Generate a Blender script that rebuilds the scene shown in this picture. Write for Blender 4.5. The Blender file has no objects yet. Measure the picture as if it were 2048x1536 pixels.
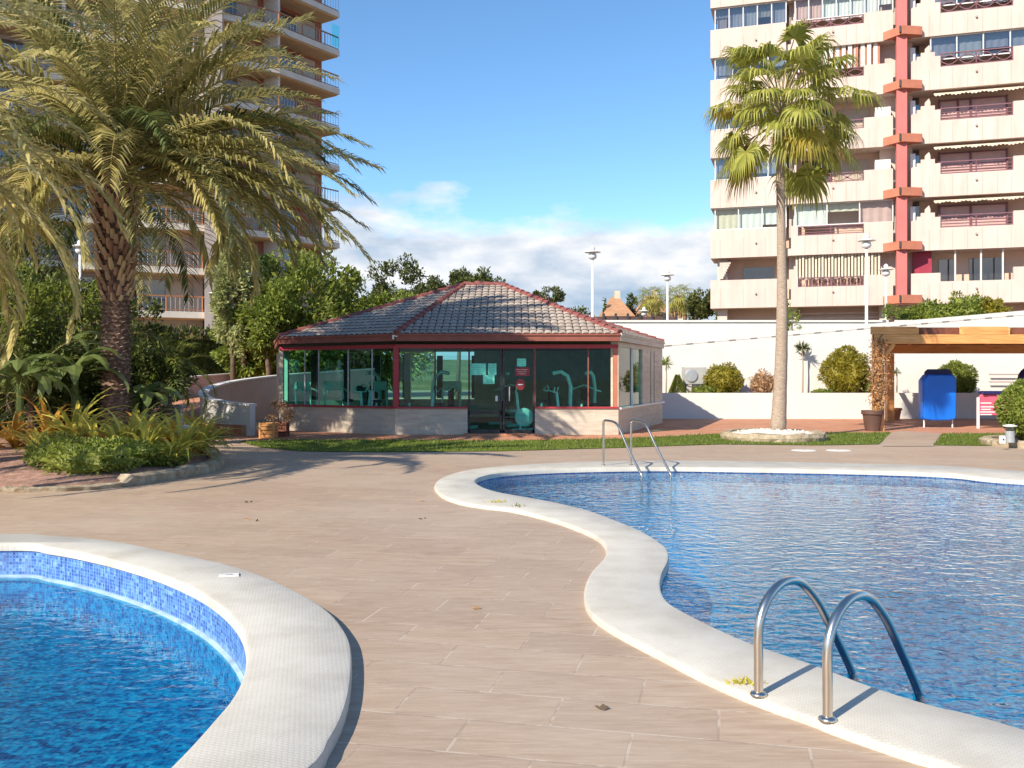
import bpy, bmesh, math, random
from mathutils import Vector, Matrix, noise
from mathutils.geometry import tessellate_polygon
R = math.radians
rnd = random.Random(7)
scene = bpy.context.scene
col = scene.collection

# ---------------------------------------------------------------- camera
F, HOR, CH = 1850.0, 752.0, 1.65          # focal length (photo pixels), horizon row, eye height
cam = bpy.data.cameras.new('camera'); co = bpy.data.objects.new('camera', cam); col.objects.link(co)
co.location = (0, 0, CH); co.rotation_euler = (R(90), 0, 0)
cam.sensor_width = 36; cam.lens = 36*F/2048; cam.shift_y = -(768-HOR)/2048
cam.clip_start = .1; cam.clip_end = 2000
scene.camera = co
# ---------------------------------------------------------------- light
SUN_EL, SUN_AZ = 35.0, 222.0               # azimuth clockwise from +Y of where the sun stands
w = bpy.data.worlds.new('World'); scene.world = w; w.use_nodes = True
nt = w.node_tree; nt.nodes.clear(); N = nt.nodes.new; L = nt.links.new
sky = N('ShaderNodeTexSky'); sky.sky_type = 'NISHITA'; sky.sun_disc = False
sky.sun_elevation = R(SUN_EL); sky.sun_rotation = R(SUN_AZ); sky.air_density = .85; sky.dust_density = .05; sky.ozone_density = 3.2
hs = N('ShaderNodeHueSaturation'); hs.inputs['Saturation'].default_value = 1.08; L(sky.outputs[0], hs.inputs['Color'])
tn = N('ShaderNodeMix'); tn.data_type = 'RGBA'; tn.blend_type = 'MULTIPLY'; tn.inputs[0].default_value = 1; tn.inputs[7].default_value = (.94, 1.04, 1.02, 1); L(hs.outputs[0], tn.inputs[6])
bg = N('ShaderNodeBackground'); bg.inputs['Strength'].default_value = .15; L(tn.outputs[2], bg.inputs[0])
tc = N('ShaderNodeTexCoord'); sep = N('ShaderNodeSeparateXYZ'); L(tc.outputs['Generated'], sep.inputs[0])
mp = N('ShaderNodeMapping'); mp.inputs['Scale'].default_value = (1, 1, 2.6); mp.inputs['Location'].default_value = (.35, .1, .0); L(tc.outputs['Generated'], mp.inputs[0])
n1 = N('ShaderNodeTexNoise'); n1.inputs['Scale'].default_value = 5.5; n1.inputs['Detail'].default_value = 9; n1.inputs['Roughness'].default_value = .58; L(mp.outputs[0], n1.inputs[0])
def mth(op, a, b=None, c=None, clamp=False):
    m = N('ShaderNodeMath'); m.operation = op; m.use_clamp = clamp
    for i, v in enumerate((a, b, c)):
        if v is None: continue
        if isinstance(v, (int, float)): m.inputs[i].default_value = v
        else: L(v, m.inputs[i])
    return m.outputs[0]
# cumulus bank: its top wanders round an elevation of ten degrees
top = mth('MULTIPLY_ADD', n1.outputs[0], .16, .107)
xs = mth('MULTIPLY', sep.outputs[0], -.05)
d = mth('SUBTRACT', mth('ADD', top, xs), sep.outputs[2])
mask = mth('MULTIPLY', d, 34.0, clamp=True)
n2 = N('ShaderNodeTexNoise'); n2.inputs['Scale'].default_value = 9; n2.inputs['Detail'].default_value = 7; n2.inputs['Roughness'].default_value = .55; L(mp.outputs[0], n2.inputs[0])
n3 = N('ShaderNodeTexNoise'); n3.inputs['Scale'].default_value = 3.2; n3.inputs['Detail'].default_value = 4; L(mp.outputs[0], n3.inputs[0])
thin = mth('MULTIPLY_ADD', n3.outputs[0], 2.6, -.35, clamp=True)
mask = mth('MULTIPLY', mask, mth('MULTIPLY_ADD', thin, .16, .82))
cr = N('ShaderNodeValToRGB'); cr.color_ramp.elements[0].position = .40; cr.color_ramp.elements[0].color = (.34, .47, .63, 1)
cr.color_ramp.elements[1].position = .72; cr.color_ramp.elements[1].color = (.92, .91, .92, 1)
br = mth('ADD', mth('MULTIPLY', n2.outputs[0], 1.0), mth('MULTIPLY', sep.outputs[2], 1.5)); br = mth('SUBTRACT', br, .10); L(br, cr.inputs[0])
bc = N('ShaderNodeBackground'); bc.inputs['Strength'].default_value = .80; L(cr.outputs[0], bc.inputs[0])
mix = N('ShaderNodeMixShader'); L(mask, mix.inputs[0]); L(bg.outputs[0], mix.inputs[1]); L(bc.outputs[0], mix.inputs[2])
wo = N('ShaderNodeOutputWorld'); L(mix.outputs[0], wo.inputs[0])
sl = bpy.data.lights.new('sun', 'SUN'); sl.energy = 5.0; sl.angle = R(.5); sl.color = (1, .91, .76)
so = bpy.data.objects.new('sun', sl); col.objects.link(so)
sd = Vector((math.sin(R(SUN_AZ))*math.cos(R(SUN_EL)), math.cos(R(SUN_AZ))*math.cos(R(SUN_EL)), math.sin(R(SUN_EL))))
so.rotation_euler = sd.to_track_quat('Z', 'Y').to_euler(); so.location = (-20, -20, 30)
scene.view_settings.view_transform = 'Standard'; scene.view_settings.look = 'None'
scene.view_settings.exposure = .52; scene.view_settings.gamma = 1
scene.cycles.max_bounces = 8; scene.cycles.transparent_max_bounces = 16

# ---------------------------------------------------------------- helpers
def W(px, py, z=0.0):                      # photo pixel -> point on the level z
    Y = F*(CH-z)/(py-HOR); return Vector(((px-1024)/F*Y, Y, z))
def A(px, py, Y):                          # photo pixel -> point at distance Y
    return Vector(((px-1024)/F*Y, Y, CH+(HOR-py)/F*Y))

class MB:
    def __init__(s): s.v = []; s.f = []; s.sm = False
    def add(s, vs, fs):
        b = len(s.v); s.v += [tuple(p) for p in vs]; s.f += [tuple(i+b for i in f) for f in fs]; return s
    def quad(s, a, b, c, d): return s.add((a, b, c, d), ((0, 1, 2, 3),))
    def box(s, c, size, rz=0.0, bev=0.0):
        x, y, z = (k/2 for k in size); cs, sn = math.cos(rz), math.sin(rz)
        def t(p): return (c[0]+p[0]*cs-p[1]*sn, c[1]+p[0]*sn+p[1]*cs, c[2]+p[2])
        if bev <= 0:
            P = [t(p) for p in ((-x,-y,-z),(x,-y,-z),(x,y,-z),(-x,y,-z),(-x,-y,z),(x,-y,z),(x,y,z),(-x,y,z))]
            return s.add(P, ((0,3,2,1),(4,5,6,7),(0,1,5,4),(1,2,6,5),(2,3,7,6),(3,0,4,7)))
        b = bev; P = []
        for (zz, q) in ((-z, b), (-z+b, 0), (z-b, 0), (z, b)):
            for (sx, sy) in ((-1,-1),(1,-1),(1,1),(-1,1)):
                P += [t((sx*(x-q-(b if sx*sy > 0 else 0)), sy*(y-q-(0 if sx*sy > 0 else b)), zz)), t((sx*(x-q-(0 if sx*sy > 0 else b)), sy*(y-q-(b if sx*sy > 0 else 0)), zz))]
        fs = [tuple(range(7, -1, -1)), tuple(range(24, 32))]
        for k in range(3):
            for i in range(8): j = (i+1) % 8; fs.append((k*8+i, k*8+j, k*8+8+j, k*8+8+i))
        return s.add(P, fs)
    def bar(s, a, b, wd, ht):              # beam of rectangular section from a to b
        a = Vector(a); b = Vector(b); d = (b-a).normalized()
        up = Vector((0,0,1)) if abs(d.z) < .95 else Vector((0,1,0))
        x = d.cross(up).normalized()*wd/2; u = x.cross(d).normalized()*ht/2
        P = [a-x-u, a+x-u, a+x+u, a-x+u, b-x-u, b+x-u, b+x+u, b-x+u]
        return s.add(P, ((0,1,2,3),(7,6,5,4),(0,4,5,1),(1,5,6,2),(2,6,7,3),(3,7,4,0)))
    def tube(s, pts, rad, n=8, cap=True):
        pts = [Vector(p) for p in pts]; m = len(pts)
        if not hasattr(rad, '__len__'): rad = [rad]*m
        vs = []; prev = None
        for i, p in enumerate(pts):
            d = (pts[min(i+1, m-1)]-pts[max(i-1, 0)]).normalized()
            if prev is None:
                x = d.cross(Vector((0,0,1)))
                if x.length < .05: x = d.cross(Vector((0,1,0)))
                x.normalize()
            else: x = (prev-d*prev.dot(d)).normalized()
            prev = x; y = d.cross(x)
            for k in range(n):
                a = 2*math.pi*k/n; vs.append(p+(x*math.cos(a)+y*math.sin(a))*rad[i])
        fs = [(i*n+k, i*n+(k+1) % n, (i+1)*n+(k+1) % n, (i+1)*n+k) for i in range(m-1) for k in range(n)]
        if cap: fs += [tuple(range(n-1, -1, -1)), tuple((m-1)*n+k for k in range(n))]
        return s.add(vs, fs)
    def lathe(s, c, prof, n=16):           # prof: (radius, z)
        vs = [(c[0]+r*math.cos(2*math.pi*k/n), c[1]+r*math.sin(2*math.pi*k/n), c[2]+z) for r, z in prof for k in range(n)]
        m = len(prof)
        fs = [(i*n+k, i*n+(k+1) % n, (i+1)*n+(k+1) % n, (i+1)*n+k) for i in range(m-1) for k in range(n)]
        return s.add(vs, fs+[tuple(range(n-1, -1, -1)), tuple((m-1)*n+k for k in range(n))])
    def prism(s, poly, z0, z1):
        n = len(poly); P = [(p[0], p[1], z0) for p in poly]+[(p[0], p[1], z1) for p in poly]
        s.add(P, [(i, (i+1) % n, n+(i+1) % n, n+i) for i in range(n)])
        tri = tessellate_polygon([[Vector((p[0], p[1], 0)) for p in poly]])
        return s.add(P, [tuple(t) for t in tri]+[tuple(n+i for i in t) for t in tri])
    def prof(s, o, d, nrm, pts, th):       # outline pts (u, z) standing on o+u*d, thickness th along -nrm
        n = len(pts)
        f = [Vector((o[0]+d[0]*u, o[1]+d[1]*u, z)) for u, z in pts]; off = Vector((nrm[0], nrm[1], 0))*-th
        P = f+[p+off for p in f]
        s.add(P, [(i, (i+1) % n, n+(i+1) % n, n+i) for i in range(n)])
        tri = tessellate_polygon([[Vector((u, z, 0)) for u, z in pts]])
        return s.add(P, [tuple(t) for t in tri]+[tuple(n+i for i in t) for t in tri])
    def blob(s, c, r, seed=0, rough=.12, n=12, m=8):
        vs = []
        for i in range(m+1):
            th = math.pi*i/m
            for k in range(n):
                a = 2*math.pi*k/n; d = Vector((math.sin(th)*math.cos(a), math.sin(th)*math.sin(a), math.cos(th)))
                q = 1+rough*noise.noise(d*2.3+Vector((seed, seed*.7, 0)))*2
                vs.append((c[0]+d.x*r[0]*q, c[1]+d.y*r[1]*q, c[2]+d.z*r[2]*q))
        return s.add(vs, [(i*n+k, (i+1)*n+k, (i+1)*n+(k+1) % n, i*n+(k+1) % n) for i in range(m) for k in range(n)])
    def build(s, name, m, parent=None, smooth=False, fixn=True, bevel=0):
        me = bpy.data.meshes.new(name); me.from_pydata(s.v, [], s.f); me.update()
        if fixn:
            b = bmesh.new(); b.from_mesh(me); bmesh.ops.remove_doubles(b, verts=b.verts, dist=1e-5)
            bmesh.ops.recalc_face_normals(b, faces=b.faces)
            b.to_mesh(me); b.free()
        if smooth:
            me.polygons.foreach_set('use_smooth', [True]*len(me.polygons))
            if smooth == 2:
                me.set_sharp_from_angle(angle=R(40))
        me.materials.append(m)
        o = bpy.data.objects.new(name, me); col.objects.link(o)
        if parent is not None: o.parent = parent; o.matrix_parent_inverse = parent.matrix_basis.inverted()
        if bevel:
            bm_ = o.modifiers.new('bevel', 'BEVEL'); bm_.width = bevel; bm_.segments = 2; bm_.limit_method = 'ANGLE'
        return o

def tag(o, label=None, cat=None, group=None, kind=None):
    if label: o['label'] = label
    if cat: o['category'] = cat
    if group: o['group'] = group
    if kind: o['kind'] = kind
    return o
def thing(name, loc, label, cat, group=None, rz=0.0):
    o = bpy.data.objects.new(name, None); o.empty_display_size = .2; col.objects.link(o)
    o.location = loc; o.rotation_euler = (0, 0, rz)
    return tag(o, label, cat, group)
def part(mb, name, m, root, smooth=False, local=False, bevel=0):
    """mesh given in world coordinates (or local ones) becomes a child of root"""
    o = mb.build(name, m, None, smooth, bevel=bevel); o.parent = root
    if not local:
        p = root
        M = Matrix.Translation(p.location) @ p.rotation_euler.to_matrix().to_4x4()
        q = p.parent
        while q is not None:
            M = (Matrix.Translation(q.location) @ q.rotation_euler.to_matrix().to_4x4()) @ M; q = q.parent
        o.data.transform(M.inverted())
    return o
def parts(mb, name, m, root, smooth=False, local=False, bevel=0):
    par = list(range(len(mb.v)))
    def find(i):
        while par[i] != i: par[i] = par[par[i]]; i = par[i]
        return i
    for f in mb.f:
        for k in f[1:]: par[find(k)] = find(f[0])
    grp = {}
    for f in mb.f: grp.setdefault(find(f[0]), []).append(f)
    for fs in grp.values():
        ids = sorted({i for f in fs for i in f}); mp_ = {i: k for k, i in enumerate(ids)}; q = MB(); q.v = [mb.v[i] for i in ids]; q.f = [tuple(mp_[i] for i in f) for f in fs]; part(q, name, m, root, smooth, local, bevel)
def copy_tree(o, parent=None):
    c = o.copy(); col.objects.link(c); c.parent = parent
    for ch in o.children: copy_tree(ch, c)
    return c

# ---------------------------------------------------------------- materials
def newmat(name):
    m = bpy.data.materials.new(name); m.use_nodes = True; t = m.node_tree; t.nodes.clear(); return m, t
class G:                                   # tiny node helper
    def __init__(s, name):
        s.m, s.t = newmat(name); s.tc = s.n('ShaderNodeTexCoord')
    def n(s, typ, **kw):
        nd = s.t.nodes.new(typ)
        for k, v in kw.items():
            if k.startswith('i_'):
                key = k[2:].replace('_', ' ')
                inp = nd.inputs[int(key)] if key.isdigit() else nd.inputs[key]
                if isinstance(v, bpy.types.NodeSocket): s.t.links.new(v, inp)
                else: inp.default_value = v
            else: setattr(nd, k, v)
        return nd
    def l(s, a, b): s.t.links.new(a, b)
    def noise(s, scale, detail=4, rough=.5, vec=None, dist=0):
        return s.n('ShaderNodeTexNoise', i_Scale=scale, i_Detail=detail, i_Roughness=rough, i_Distortion=dist, i_Vector=vec or s.tc.outputs['Object']).outputs[0]
    def map(s, scale=(1,1,1), rot=(0,0,0), loc=(0,0,0), vec=None):
        return s.n('ShaderNodeMapping', i_Scale=scale, i_Rotation=rot, i_Location=loc, i_Vector=vec or s.tc.outputs['Object']).outputs[0]
    def ramp(s, fac, *stops):
        r = s.n('ShaderNodeValToRGB', i_Fac=fac); e = r.color_ramp.elements
        while len(e) < len(stops): e.new(.5)
        for k, (p, c) in enumerate(stops): e[k].position = p; e[k].color = (*c, 1) if len(c) == 3 else c
        return r.outputs[0]
    def mixc(s, fac, a, b, mode='MIX'):
        m = s.n('ShaderNodeMix', data_type='RGBA', blend_type=mode)
        for i, v in ((0, fac), (6, a), (7, b)):
            if isinstance(v, bpy.types.NodeSocket): s.l(v, m.inputs[i])
            elif isinstance(v, (int, float)): m.inputs[i].default_value = v
            else: m.inputs[i].default_value = (*v, 1)
        return m.outputs[2]
    def math(s, op, a, b=0, c=0, clamp=False):
        m = s.n('ShaderNodeMath', operation=op, use_clamp=clamp)
        for i, v in enumerate((a, b, c)):
            if isinstance(v, bpy.types.NodeSocket): s.l(v, m.inputs[i])
            else: m.inputs[i].default_value = v
        return m.outputs[0]
    def bump(s, h, strength=.3, dist=.02, normal=None):
        b = s.n('ShaderNodeBump', i_Strength=strength, i_Distance=dist, i_Height=h)
        if normal is not None: s.l(normal, b.inputs['Normal'])
        return b.outputs[0]
    def out(s, sh): s.l(sh, s.n('ShaderNodeOutputMaterial').inputs[0]); return s.m
    def pbr(s, color, rough=.6, metal=0, normal=None, spec=.5, **kw):
        p = s.n('ShaderNodeBsdfPrincipled')
        for k, v in (('Base Color', color), ('Roughness', rough), ('Metallic', metal), ('Specular IOR Level', spec)):
            if isinstance(v, bpy.types.NodeSocket): s.l(v, p.inputs[k])
            elif k == 'Base Color': p.inputs[k].default_value = (*v, 1)
            else: p.inputs[k].default_value = v
        for k, v in kw.items(): p.inputs[k.replace('_', ' ')].default_value = v
        if normal is not None: s.l(normal, p.inputs['Normal'])
        return s.out(p.outputs[0])

def plain(name, c, rough=.6, metal=0, var=.16, scale=3, bump=.15, spec=.4, bs=40):
    g = G(name); n = g.noise(scale, 6, .6); n2 = g.noise(bs, 3, .5)
    c2 = tuple(x*(1-var) for x in c); c3 = tuple(min(1, x*(1+var*.6)) for x in c)
    cc = g.ramp(n, (.3, c2), (.7, c3))
    return g.pbr(cc, rough, metal, g.bump(n2, bump, .01), spec)
def leafmat(name, c1, c2, c3=None, trans=.35, rough=.5):
    g = G(name); geo = g.n('ShaderNodeNewGeometry')
    c3 = c3 or tuple(x*.5 for x in c1)
    cc = g.ramp(geo.outputs['Random Per Island'], (0, c3), (.35, c1), (.8, c2))
    nn = g.noise(1.6, 3, .6)
    cc = g.mixc(g.math('MULTIPLY', nn, .55), cc, tuple(x*.55 for x in c1))
    d = g.n('ShaderNodeBsdfPrincipled'); g.l(cc, d.inputs['Base Color']); d.inputs['Roughness'].default_value = rough; d.inputs['Specular IOR Level'].default_value = .35
    t = g.n('ShaderNodeBsdfTranslucent'); g.l(g.mixc(.5, cc, tuple(min(1, x*1.5) for x in c2)), t.inputs[0])
    mx = g.n('ShaderNodeMixShader', i_0=trans); g.l(d.outputs[0], mx.inputs[1]); g.l(t.outputs[0], mx.inputs[2])
    return g.out(mx.outputs[0])

M = {}
# deck: pale pinkish-brown stone-look slabs in staggered rows
g = G('deck_paving')
v = g.map(rot=(0, 0, R(12.6)))
b = g.n('ShaderNodeTexBrick', i_Vector=v, i_Scale=1.0, i_Mortar_Size=.008, i_Mortar_Smooth=.3, i_Bias=0.0, i_Brick_Width=.78, i_Row_Height=.39, offset=.5)
b.inputs['Color1'].default_value = (.0, .0, .0, 1); b.inputs['Color2'].default_value = (1, 1, 1, 1); b.inputs['Mortar'].default_value = (.5, .5, .5, 1)
v2 = g.map(scale=(1.1, 5.5, 1), rot=(0, 0, R(12.6)))
st = g.noise(2.2, 7, .62, v2, .4); st2 = g.noise(7.0, 5, .7, g.map(scale=(.8, 7, 1), rot=(0, 0, R(6))), .3); big = g.noise(.35, 4, .5); fine = g.noise(60, 3, .6)
c = g.ramp(st, (.28, (.335, .225, .15)), (.5, (.415, .295, .205)), (.75, (.485, .365, .27)))
c = g.mixc(g.math('MULTIPLY', b.outputs['Color'], .5), c, (.30, .21, .15))
c = g.mixc(g.math('MULTIPLY', g.ramp(big, (.4, (0,0,0)), (.7, (1,1,1))), .42), c, (.50, .41, .32))
gap = g.math('MULTIPLY', b.outputs['Fac'], g.ramp(g.noise(4.5, 3, .7), (.46, (0,0,0)), (.56, (1,1,1))))
c = g.mixc(g.math('MULTIPLY', gap, .62), c, (.66, .56, .45))
dk = g.math('MULTIPLY', b.outputs['Fac'], .22)
c = g.mixc(dk, c, (.2, .15, .12))
c = g.mixc(g.math('MULTIPLY', g.ramp(st2, (.50, (0,0,0)), (.68, (1,1,1))), .36), c, (.60, .46, .35)); c = g.mixc(g.math('MULTIPLY', g.ramp(st2, (.30, (1,1,1)), (.44, (0,0,0))), .30), c, (.27, .185, .13))
sp = g.ramp(g.noise(9, 2, .5), (.72, (0,0,0)), (.76, (1,1,1)))
c = g.mixc(g.math('MULTIPLY', sp, .35), c, (.24, .18, .14))
h = g.math('ADD', g.math('MULTIPLY', st, .6), g.math('MULTIPLY', b.outputs['Fac'], -.5))
h = g.math('ADD', h, g.math('MULTIPLY', fine, .25))
M['deck'] = g.pbr(c, .62, 0, g.bump(h, .35, .012), .4)
# brushed pale coping with fine grid
g = G('pool_coping_stone')
v = g.map(rot=(0, 0, R(20)))
b = g.n('ShaderNodeTexBrick', i_Vector=v, i_Scale=1, i_Mortar_Size=.0035, i_Mortar_Smooth=.6, i_Brick_Width=.028, i_Row_Height=.022)
n = g.noise(2.2, 6, .6); n2 = g.noise(110, 2, .6)
c = g.ramp(n, (.3, (.47, .435, .375)), (.55, (.58, .545, .48)), (.8, (.65, .62, .55)))
c = g.mixc(g.math('MULTIPLY', b.outputs['Fac'], .30), c, (.40, .37, .31))
stn = g.ramp(g.noise(.9, 7, .7), (.5, (0,0,0)), (.66, (1,1,1))); c = g.mixc(g.math('MULTIPLY', stn, .22), c, (.42, .36, .27))
c = g.mixc(g.math('MULTIPLY', g.ramp(n2, (.45, (0,0,0)), (.6, (1,1,1))), .10), c, (.5, .44, .36))
M['coping'] = g.pbr(c, .7, 0, g.bump(g.math('SUBTRACT', n2, b.outputs['Fac']), .35, .004), .3)
# blue glass mosaic
def mosaic(name, cols, size=.030, warp=.02, blot=1.0):
    g = G(name)
    wv = g.noise(3.0, 3, .6); ad = g.n('ShaderNodeVectorMath', operation='MULTIPLY_ADD')
    nz = g.n('ShaderNodeTexNoise', i_Scale=4.0, i_Detail=3, i_Vector=g.tc.outputs['Object'])
    g.l(nz.outputs['Color'], ad.inputs[0]); ad.inputs[1].default_value = (warp*4, warp*4, 0); g.l(g.tc.outputs['Object'], ad.inputs[2])
    vo = g.n('ShaderNodeTexVoronoi', i_Scale=1/size, i_Randomness=0.0, i_Vector=ad.outputs[0])
    wn = g.n('ShaderNodeTexWhiteNoise', i_Vector=vo.outputs['Position'])
    blo = g.noise(1/size/3.4, 2, .6, g.map(scale=(.8, 1.25, 1), vec=ad.outputs[0]))
    f = g.math('ADD', g.math('MULTIPLY', wn.outputs[0], .62), g.math('MULTIPLY', g.math('SUBTRACT', blo, .5), 1.1*blot)); f = g.math('ADD', f, .2, clamp=True)
    c = g.ramp(f, *cols)
    gr = g.ramp(vo.outputs['Distance'], (.44, (0,0,0)), (.50, (1,1,1)))
    c = g.mixc(g.math('MULTIPLY', gr, .25), c, (.35, .5, .62))
    return g.pbr(c, .25, 0, None, .6)
M['ledge'] = plain('limescaled_ledge', (.34, .48, .60), .6, var=.35, scale=6)
M['mosaic'] = mosaic('pool_mosaic', ((.08, (.010, .05, .20)), (.3, (.004, .15, .36)), (.55, (.004, .32, .52)), (.78, (.02, .50, .66)), (.90, (.28, .60, .72)), (.99, (.42, .22, .40))), blot=1.7)
M['mosaic_wall'] = mosaic('pool_mosaic_band', ((.1, (.02, .05, .26)), (.4, (.045, .13, .42)), (.7, (.09, .23, .54)), (.97, (.28, .44, .68))), warp=0, blot=.6)
def schlick(g, nrm, f0, pw=5.0):                    # mirror share grows as the view gets shallow, same from both sides
    geo = g.n('ShaderNodeNewGeometry'); dp = g.n('ShaderNodeVectorMath', operation='DOT_PRODUCT'); g.l(geo.outputs['Incoming'], dp.inputs[0]); g.l(nrm, dp.inputs[1])
    q = g.math('SUBTRACT', 1, g.math('ABSOLUTE', dp.outputs['Value']), clamp=True)
    return g.math('MULTIPLY_ADD', g.math('POWER', q, pw), 1-f0, f0, clamp=True)
def water(name, s1, strength, tint, rough=.02, sx=1.0, sy=2.2, f0=.04, pw=5.0):
    g = G(name)
    a = g.noise(s1, 1.5, .5, g.map(scale=(sx, sy, 1), rot=(0, 0, R(-8))), .6)
    b2 = g.noise(s1*2.7, 1.5, .5, g.map(scale=(sx, sy*.9, 1), rot=(0, 0, R(14))), .4)
    b3 = g.noise(.45, 2, .5)
    h = g.math('ADD', a, g.math('MULTIPLY', b2, .42))
    h = g.math('MULTIPLY', h, g.math('MULTIPLY_ADD', b3, 1.5, .15))
    nrm = g.bump(h, 1.0, strength)
    fac = schlick(g, nrm, f0, pw)
    t = g.n('ShaderNodeBsdfTransparent', i_Color=(*tint, 1)); gl = g.n('ShaderNodeBsdfGlossy', i_Roughness=rough); g.l(nrm, gl.inputs['Normal'])
    mx = g.n('ShaderNodeMixShader', i_0=fac); g.l(t.outputs[0], mx.inputs[1]); g.l(gl.outputs[0], mx.inputs[2])
    return g.out(mx.outputs[0])
M['water_big'] = water('rippled_water', 5.0, .025, (.085, .72, .86), .0, 1.0, 1.3, .03, 4.2)
M['water_small'] = water('calm_water', 4.5, .010, (.19, .66, .80), .02, 1, 1.6, .03)
# green tinted glass
def glass(name, tint, rough=.0, base=.0, ior=1.5):
    g = G(name)
    nn = g.noise(.7, 2, .5); nrm = g.bump(nn, .05, .05)
    fac = schlick(g, nrm, .04+base)
    t = g.n('ShaderNodeBsdfTransparent', i_Color=(*tint, 1)); gl = g.n('ShaderNodeBsdfGlossy', i_Roughness=rough+.01); g.l(nrm, gl.inputs['Normal'])
    mx = g.n('ShaderNodeMixShader', i_0=fac); g.l(t.outputs[0], mx.inputs[1]); g.l(gl.outputs[0], mx.inputs[2])
    return g.out(mx.outputs[0])
M['glass_green'] = glass('green_tinted_glass', (.48, 1.0, .88))
M['glass_grey'] = glass('grey_window_glass', (.50, .54, .58), .03, .12)
M['glass_clear'] = glass('pale_glass', (.86, .92, .91), .02, .03)
# generic paints and stones
M['white_wall'] = plain('white_render', (.68, .655, .615), .8, var=.05, scale=1.2, bump=.25)
g = G('tower_cream'); n = g.noise(.5, 5, .6); vs = g.noise(1.2, 4, .6, g.map(scale=(2.5, 2.5, .25)))
c = g.ramp(n, (.3, (.60, .47, .41)), (.7, (.67, .545, .485))); c = g.mixc(g.math('MULTIPLY', g.ramp(vs, (.42, (0,0,0)), (.75, (1,1,1))), .42), c, (.46, .35, .29))
M['cream'] = g.pbr(c, .85, 0, g.bump(g.noise(18, 3), .1, .02), .2)
M['cream_recess'] = plain('tower_recess_ochre', (.68, .48, .37), .85, var=.12, scale=.8)
M['joint'] = plain('panel_joint', (.44, .33, .28), .9)
M['red_col'] = plain('salmon_red_paint', (.52, .15, .135), .6, var=.12, scale=.8)
M['orange_ledge'] = plain('terracotta_ledge', (.50, .18, .11), .7, var=.18, scale=1.2)
M['purple_rail'] = plain('maroon_railing', (.22, .10, .12), .5)
M['shutter'] = plain('dusty_pink_shutter', (.56, .36, .33), .7, var=.1)
M['curtain'] = plain('pale_blind', (.66, .66, .62), .8, var=.06)
M['curtain_cream'] = plain('cream_blind', (.60, .54, .42), .8, var=.1)
M['curtain_red'] = plain('terracotta_blind', (.50, .20, .12), .8, var=.12)
M['magenta'] = plain('magenta_screen', (.33, .03, .06), .6)
M['awning'] = plain('cream_awning_cloth', (.72, .60, .44), .8)
M['dark'] = plain('dark_opening', (.05, .045, .045), .5, var=.3)
M['mullion'] = plain('white_aluminium', (.72, .70, .68), .4, var=.05)
M['lt_wall'] = plain('grey_pink_render', (.52, .43, .38), .85, var=.15, scale=.6)
M['lt_slab'] = plain('pale_slab_edge', (.66, .58, .50), .8, var=.12, scale=1)
M['lt_soffit'] = plain('ochre_soffit', (.64, .40, .22), .85, var=.12, scale=.6)
M['lt_red'] = plain('brick_red_wall', (.36, .13, .08), .85, var=.15)
M['wood_rail'] = plain('varnished_rail', (.38, .16, .07), .5)
M['shade_panel'] = plain('beige_shutter', (.46, .38, .30), .7, var=.1)
M['steel'] = plain('stainless_steel', (.68, .62, .54), .24, 1.0, var=.05, scale=8, bump=.03)
M['red_paint'] = plain('crimson_paint', (.42, .045, .06), .45, var=.12, scale=4)
M['fascia'] = plain('oxide_red_fascia', (.27, .085, .06), .55, var=.22, scale=2.5)
M['ridge'] = plain('dark_red_ridge_tile', (.25, .08, .07), .7, var=.35, scale=7)
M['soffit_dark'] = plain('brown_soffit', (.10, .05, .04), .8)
g = G('roof_tile_clay'); geo = g.n('ShaderNodeNewGeometry'); n = g.noise(1.3, 6, .65)
c = g.ramp(geo.outputs['Random Per Island'], (0, (.38, .31, .26)), (.5, (.43, .355, .295)), (1, (.48, .40, .335)))
c = g.mixc(g.math('MULTIPLY', g.ramp(n, (.4, (0,0,0)), (.7, (1,1,1))), .3), c, (.30, .26, .23))
M['tile'] = g.pbr(c, .95, 0, g.bump(g.noise(30, 3), .3, .01), .05)
g = G('travertine_cladding'); b = g.n('ShaderNodeTexBrick', i_Vector=g.map(rot=(R(90), 0, 0)), i_Scale=1, i_Mortar_Size=.004, i_Brick_Width=1.1, i_Row_Height=.36)
b.inputs['Color1'].default_value = (0,0,0,1); b.inputs['Color2'].default_value = (1,1,1,1)
n = g.noise(1.6, 6, .65, g.map(scale=(1, 1, 6)))
c = g.ramp(n, (.3, (.43, .36, .28)), (.5, (.57, .49, .39)), (.72, (.66, .58, .47)))
c = g.mixc(g.math('MULTIPLY', b.outputs['Color'], .22), c, (.42, .37, .31)); c = g.mixc(g.math('MULTIPLY', b.outputs['Fac'], .6), c, (.33, .28, .22))
M['clad'] = g.pbr(c, .5, 0, g.bump(b.outputs['Fac'], -.3, .005), .4)
g = G('terracotta_paving'); b = g.n('ShaderNodeTexBrick', i_Scale=1, i_Vector=g.tc.outputs['Object'], i_Mortar_Size=.012, i_Brick_Width=.3, i_Row_Height=.3, offset=0)
b.inputs['Color1'].default_value = (.46, .17, .085, 1); b.inputs['Color2'].default_value = (.56, .24, .13, 1); b.inputs['Mortar'].default_value = (.42, .30, .22, 1)
c = g.mixc(g.math('MULTIPLY', g.ramp(g.noise(1.1, 5, .6), (.4, (0,0,0)), (.7, (1,1,1))), .5), b.outputs['Color'], (.52, .30, .20))
M['terracotta'] = g.pbr(c, .75, 0, g.bump(b.outputs['Fac'], -.3, .01), .3)
g = G('old_wood'); v = g.map(scale=(1, 1, 1)); wv = g.noise(3, 6, .6, g.map(scale=(.6, 6, 9)))
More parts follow.
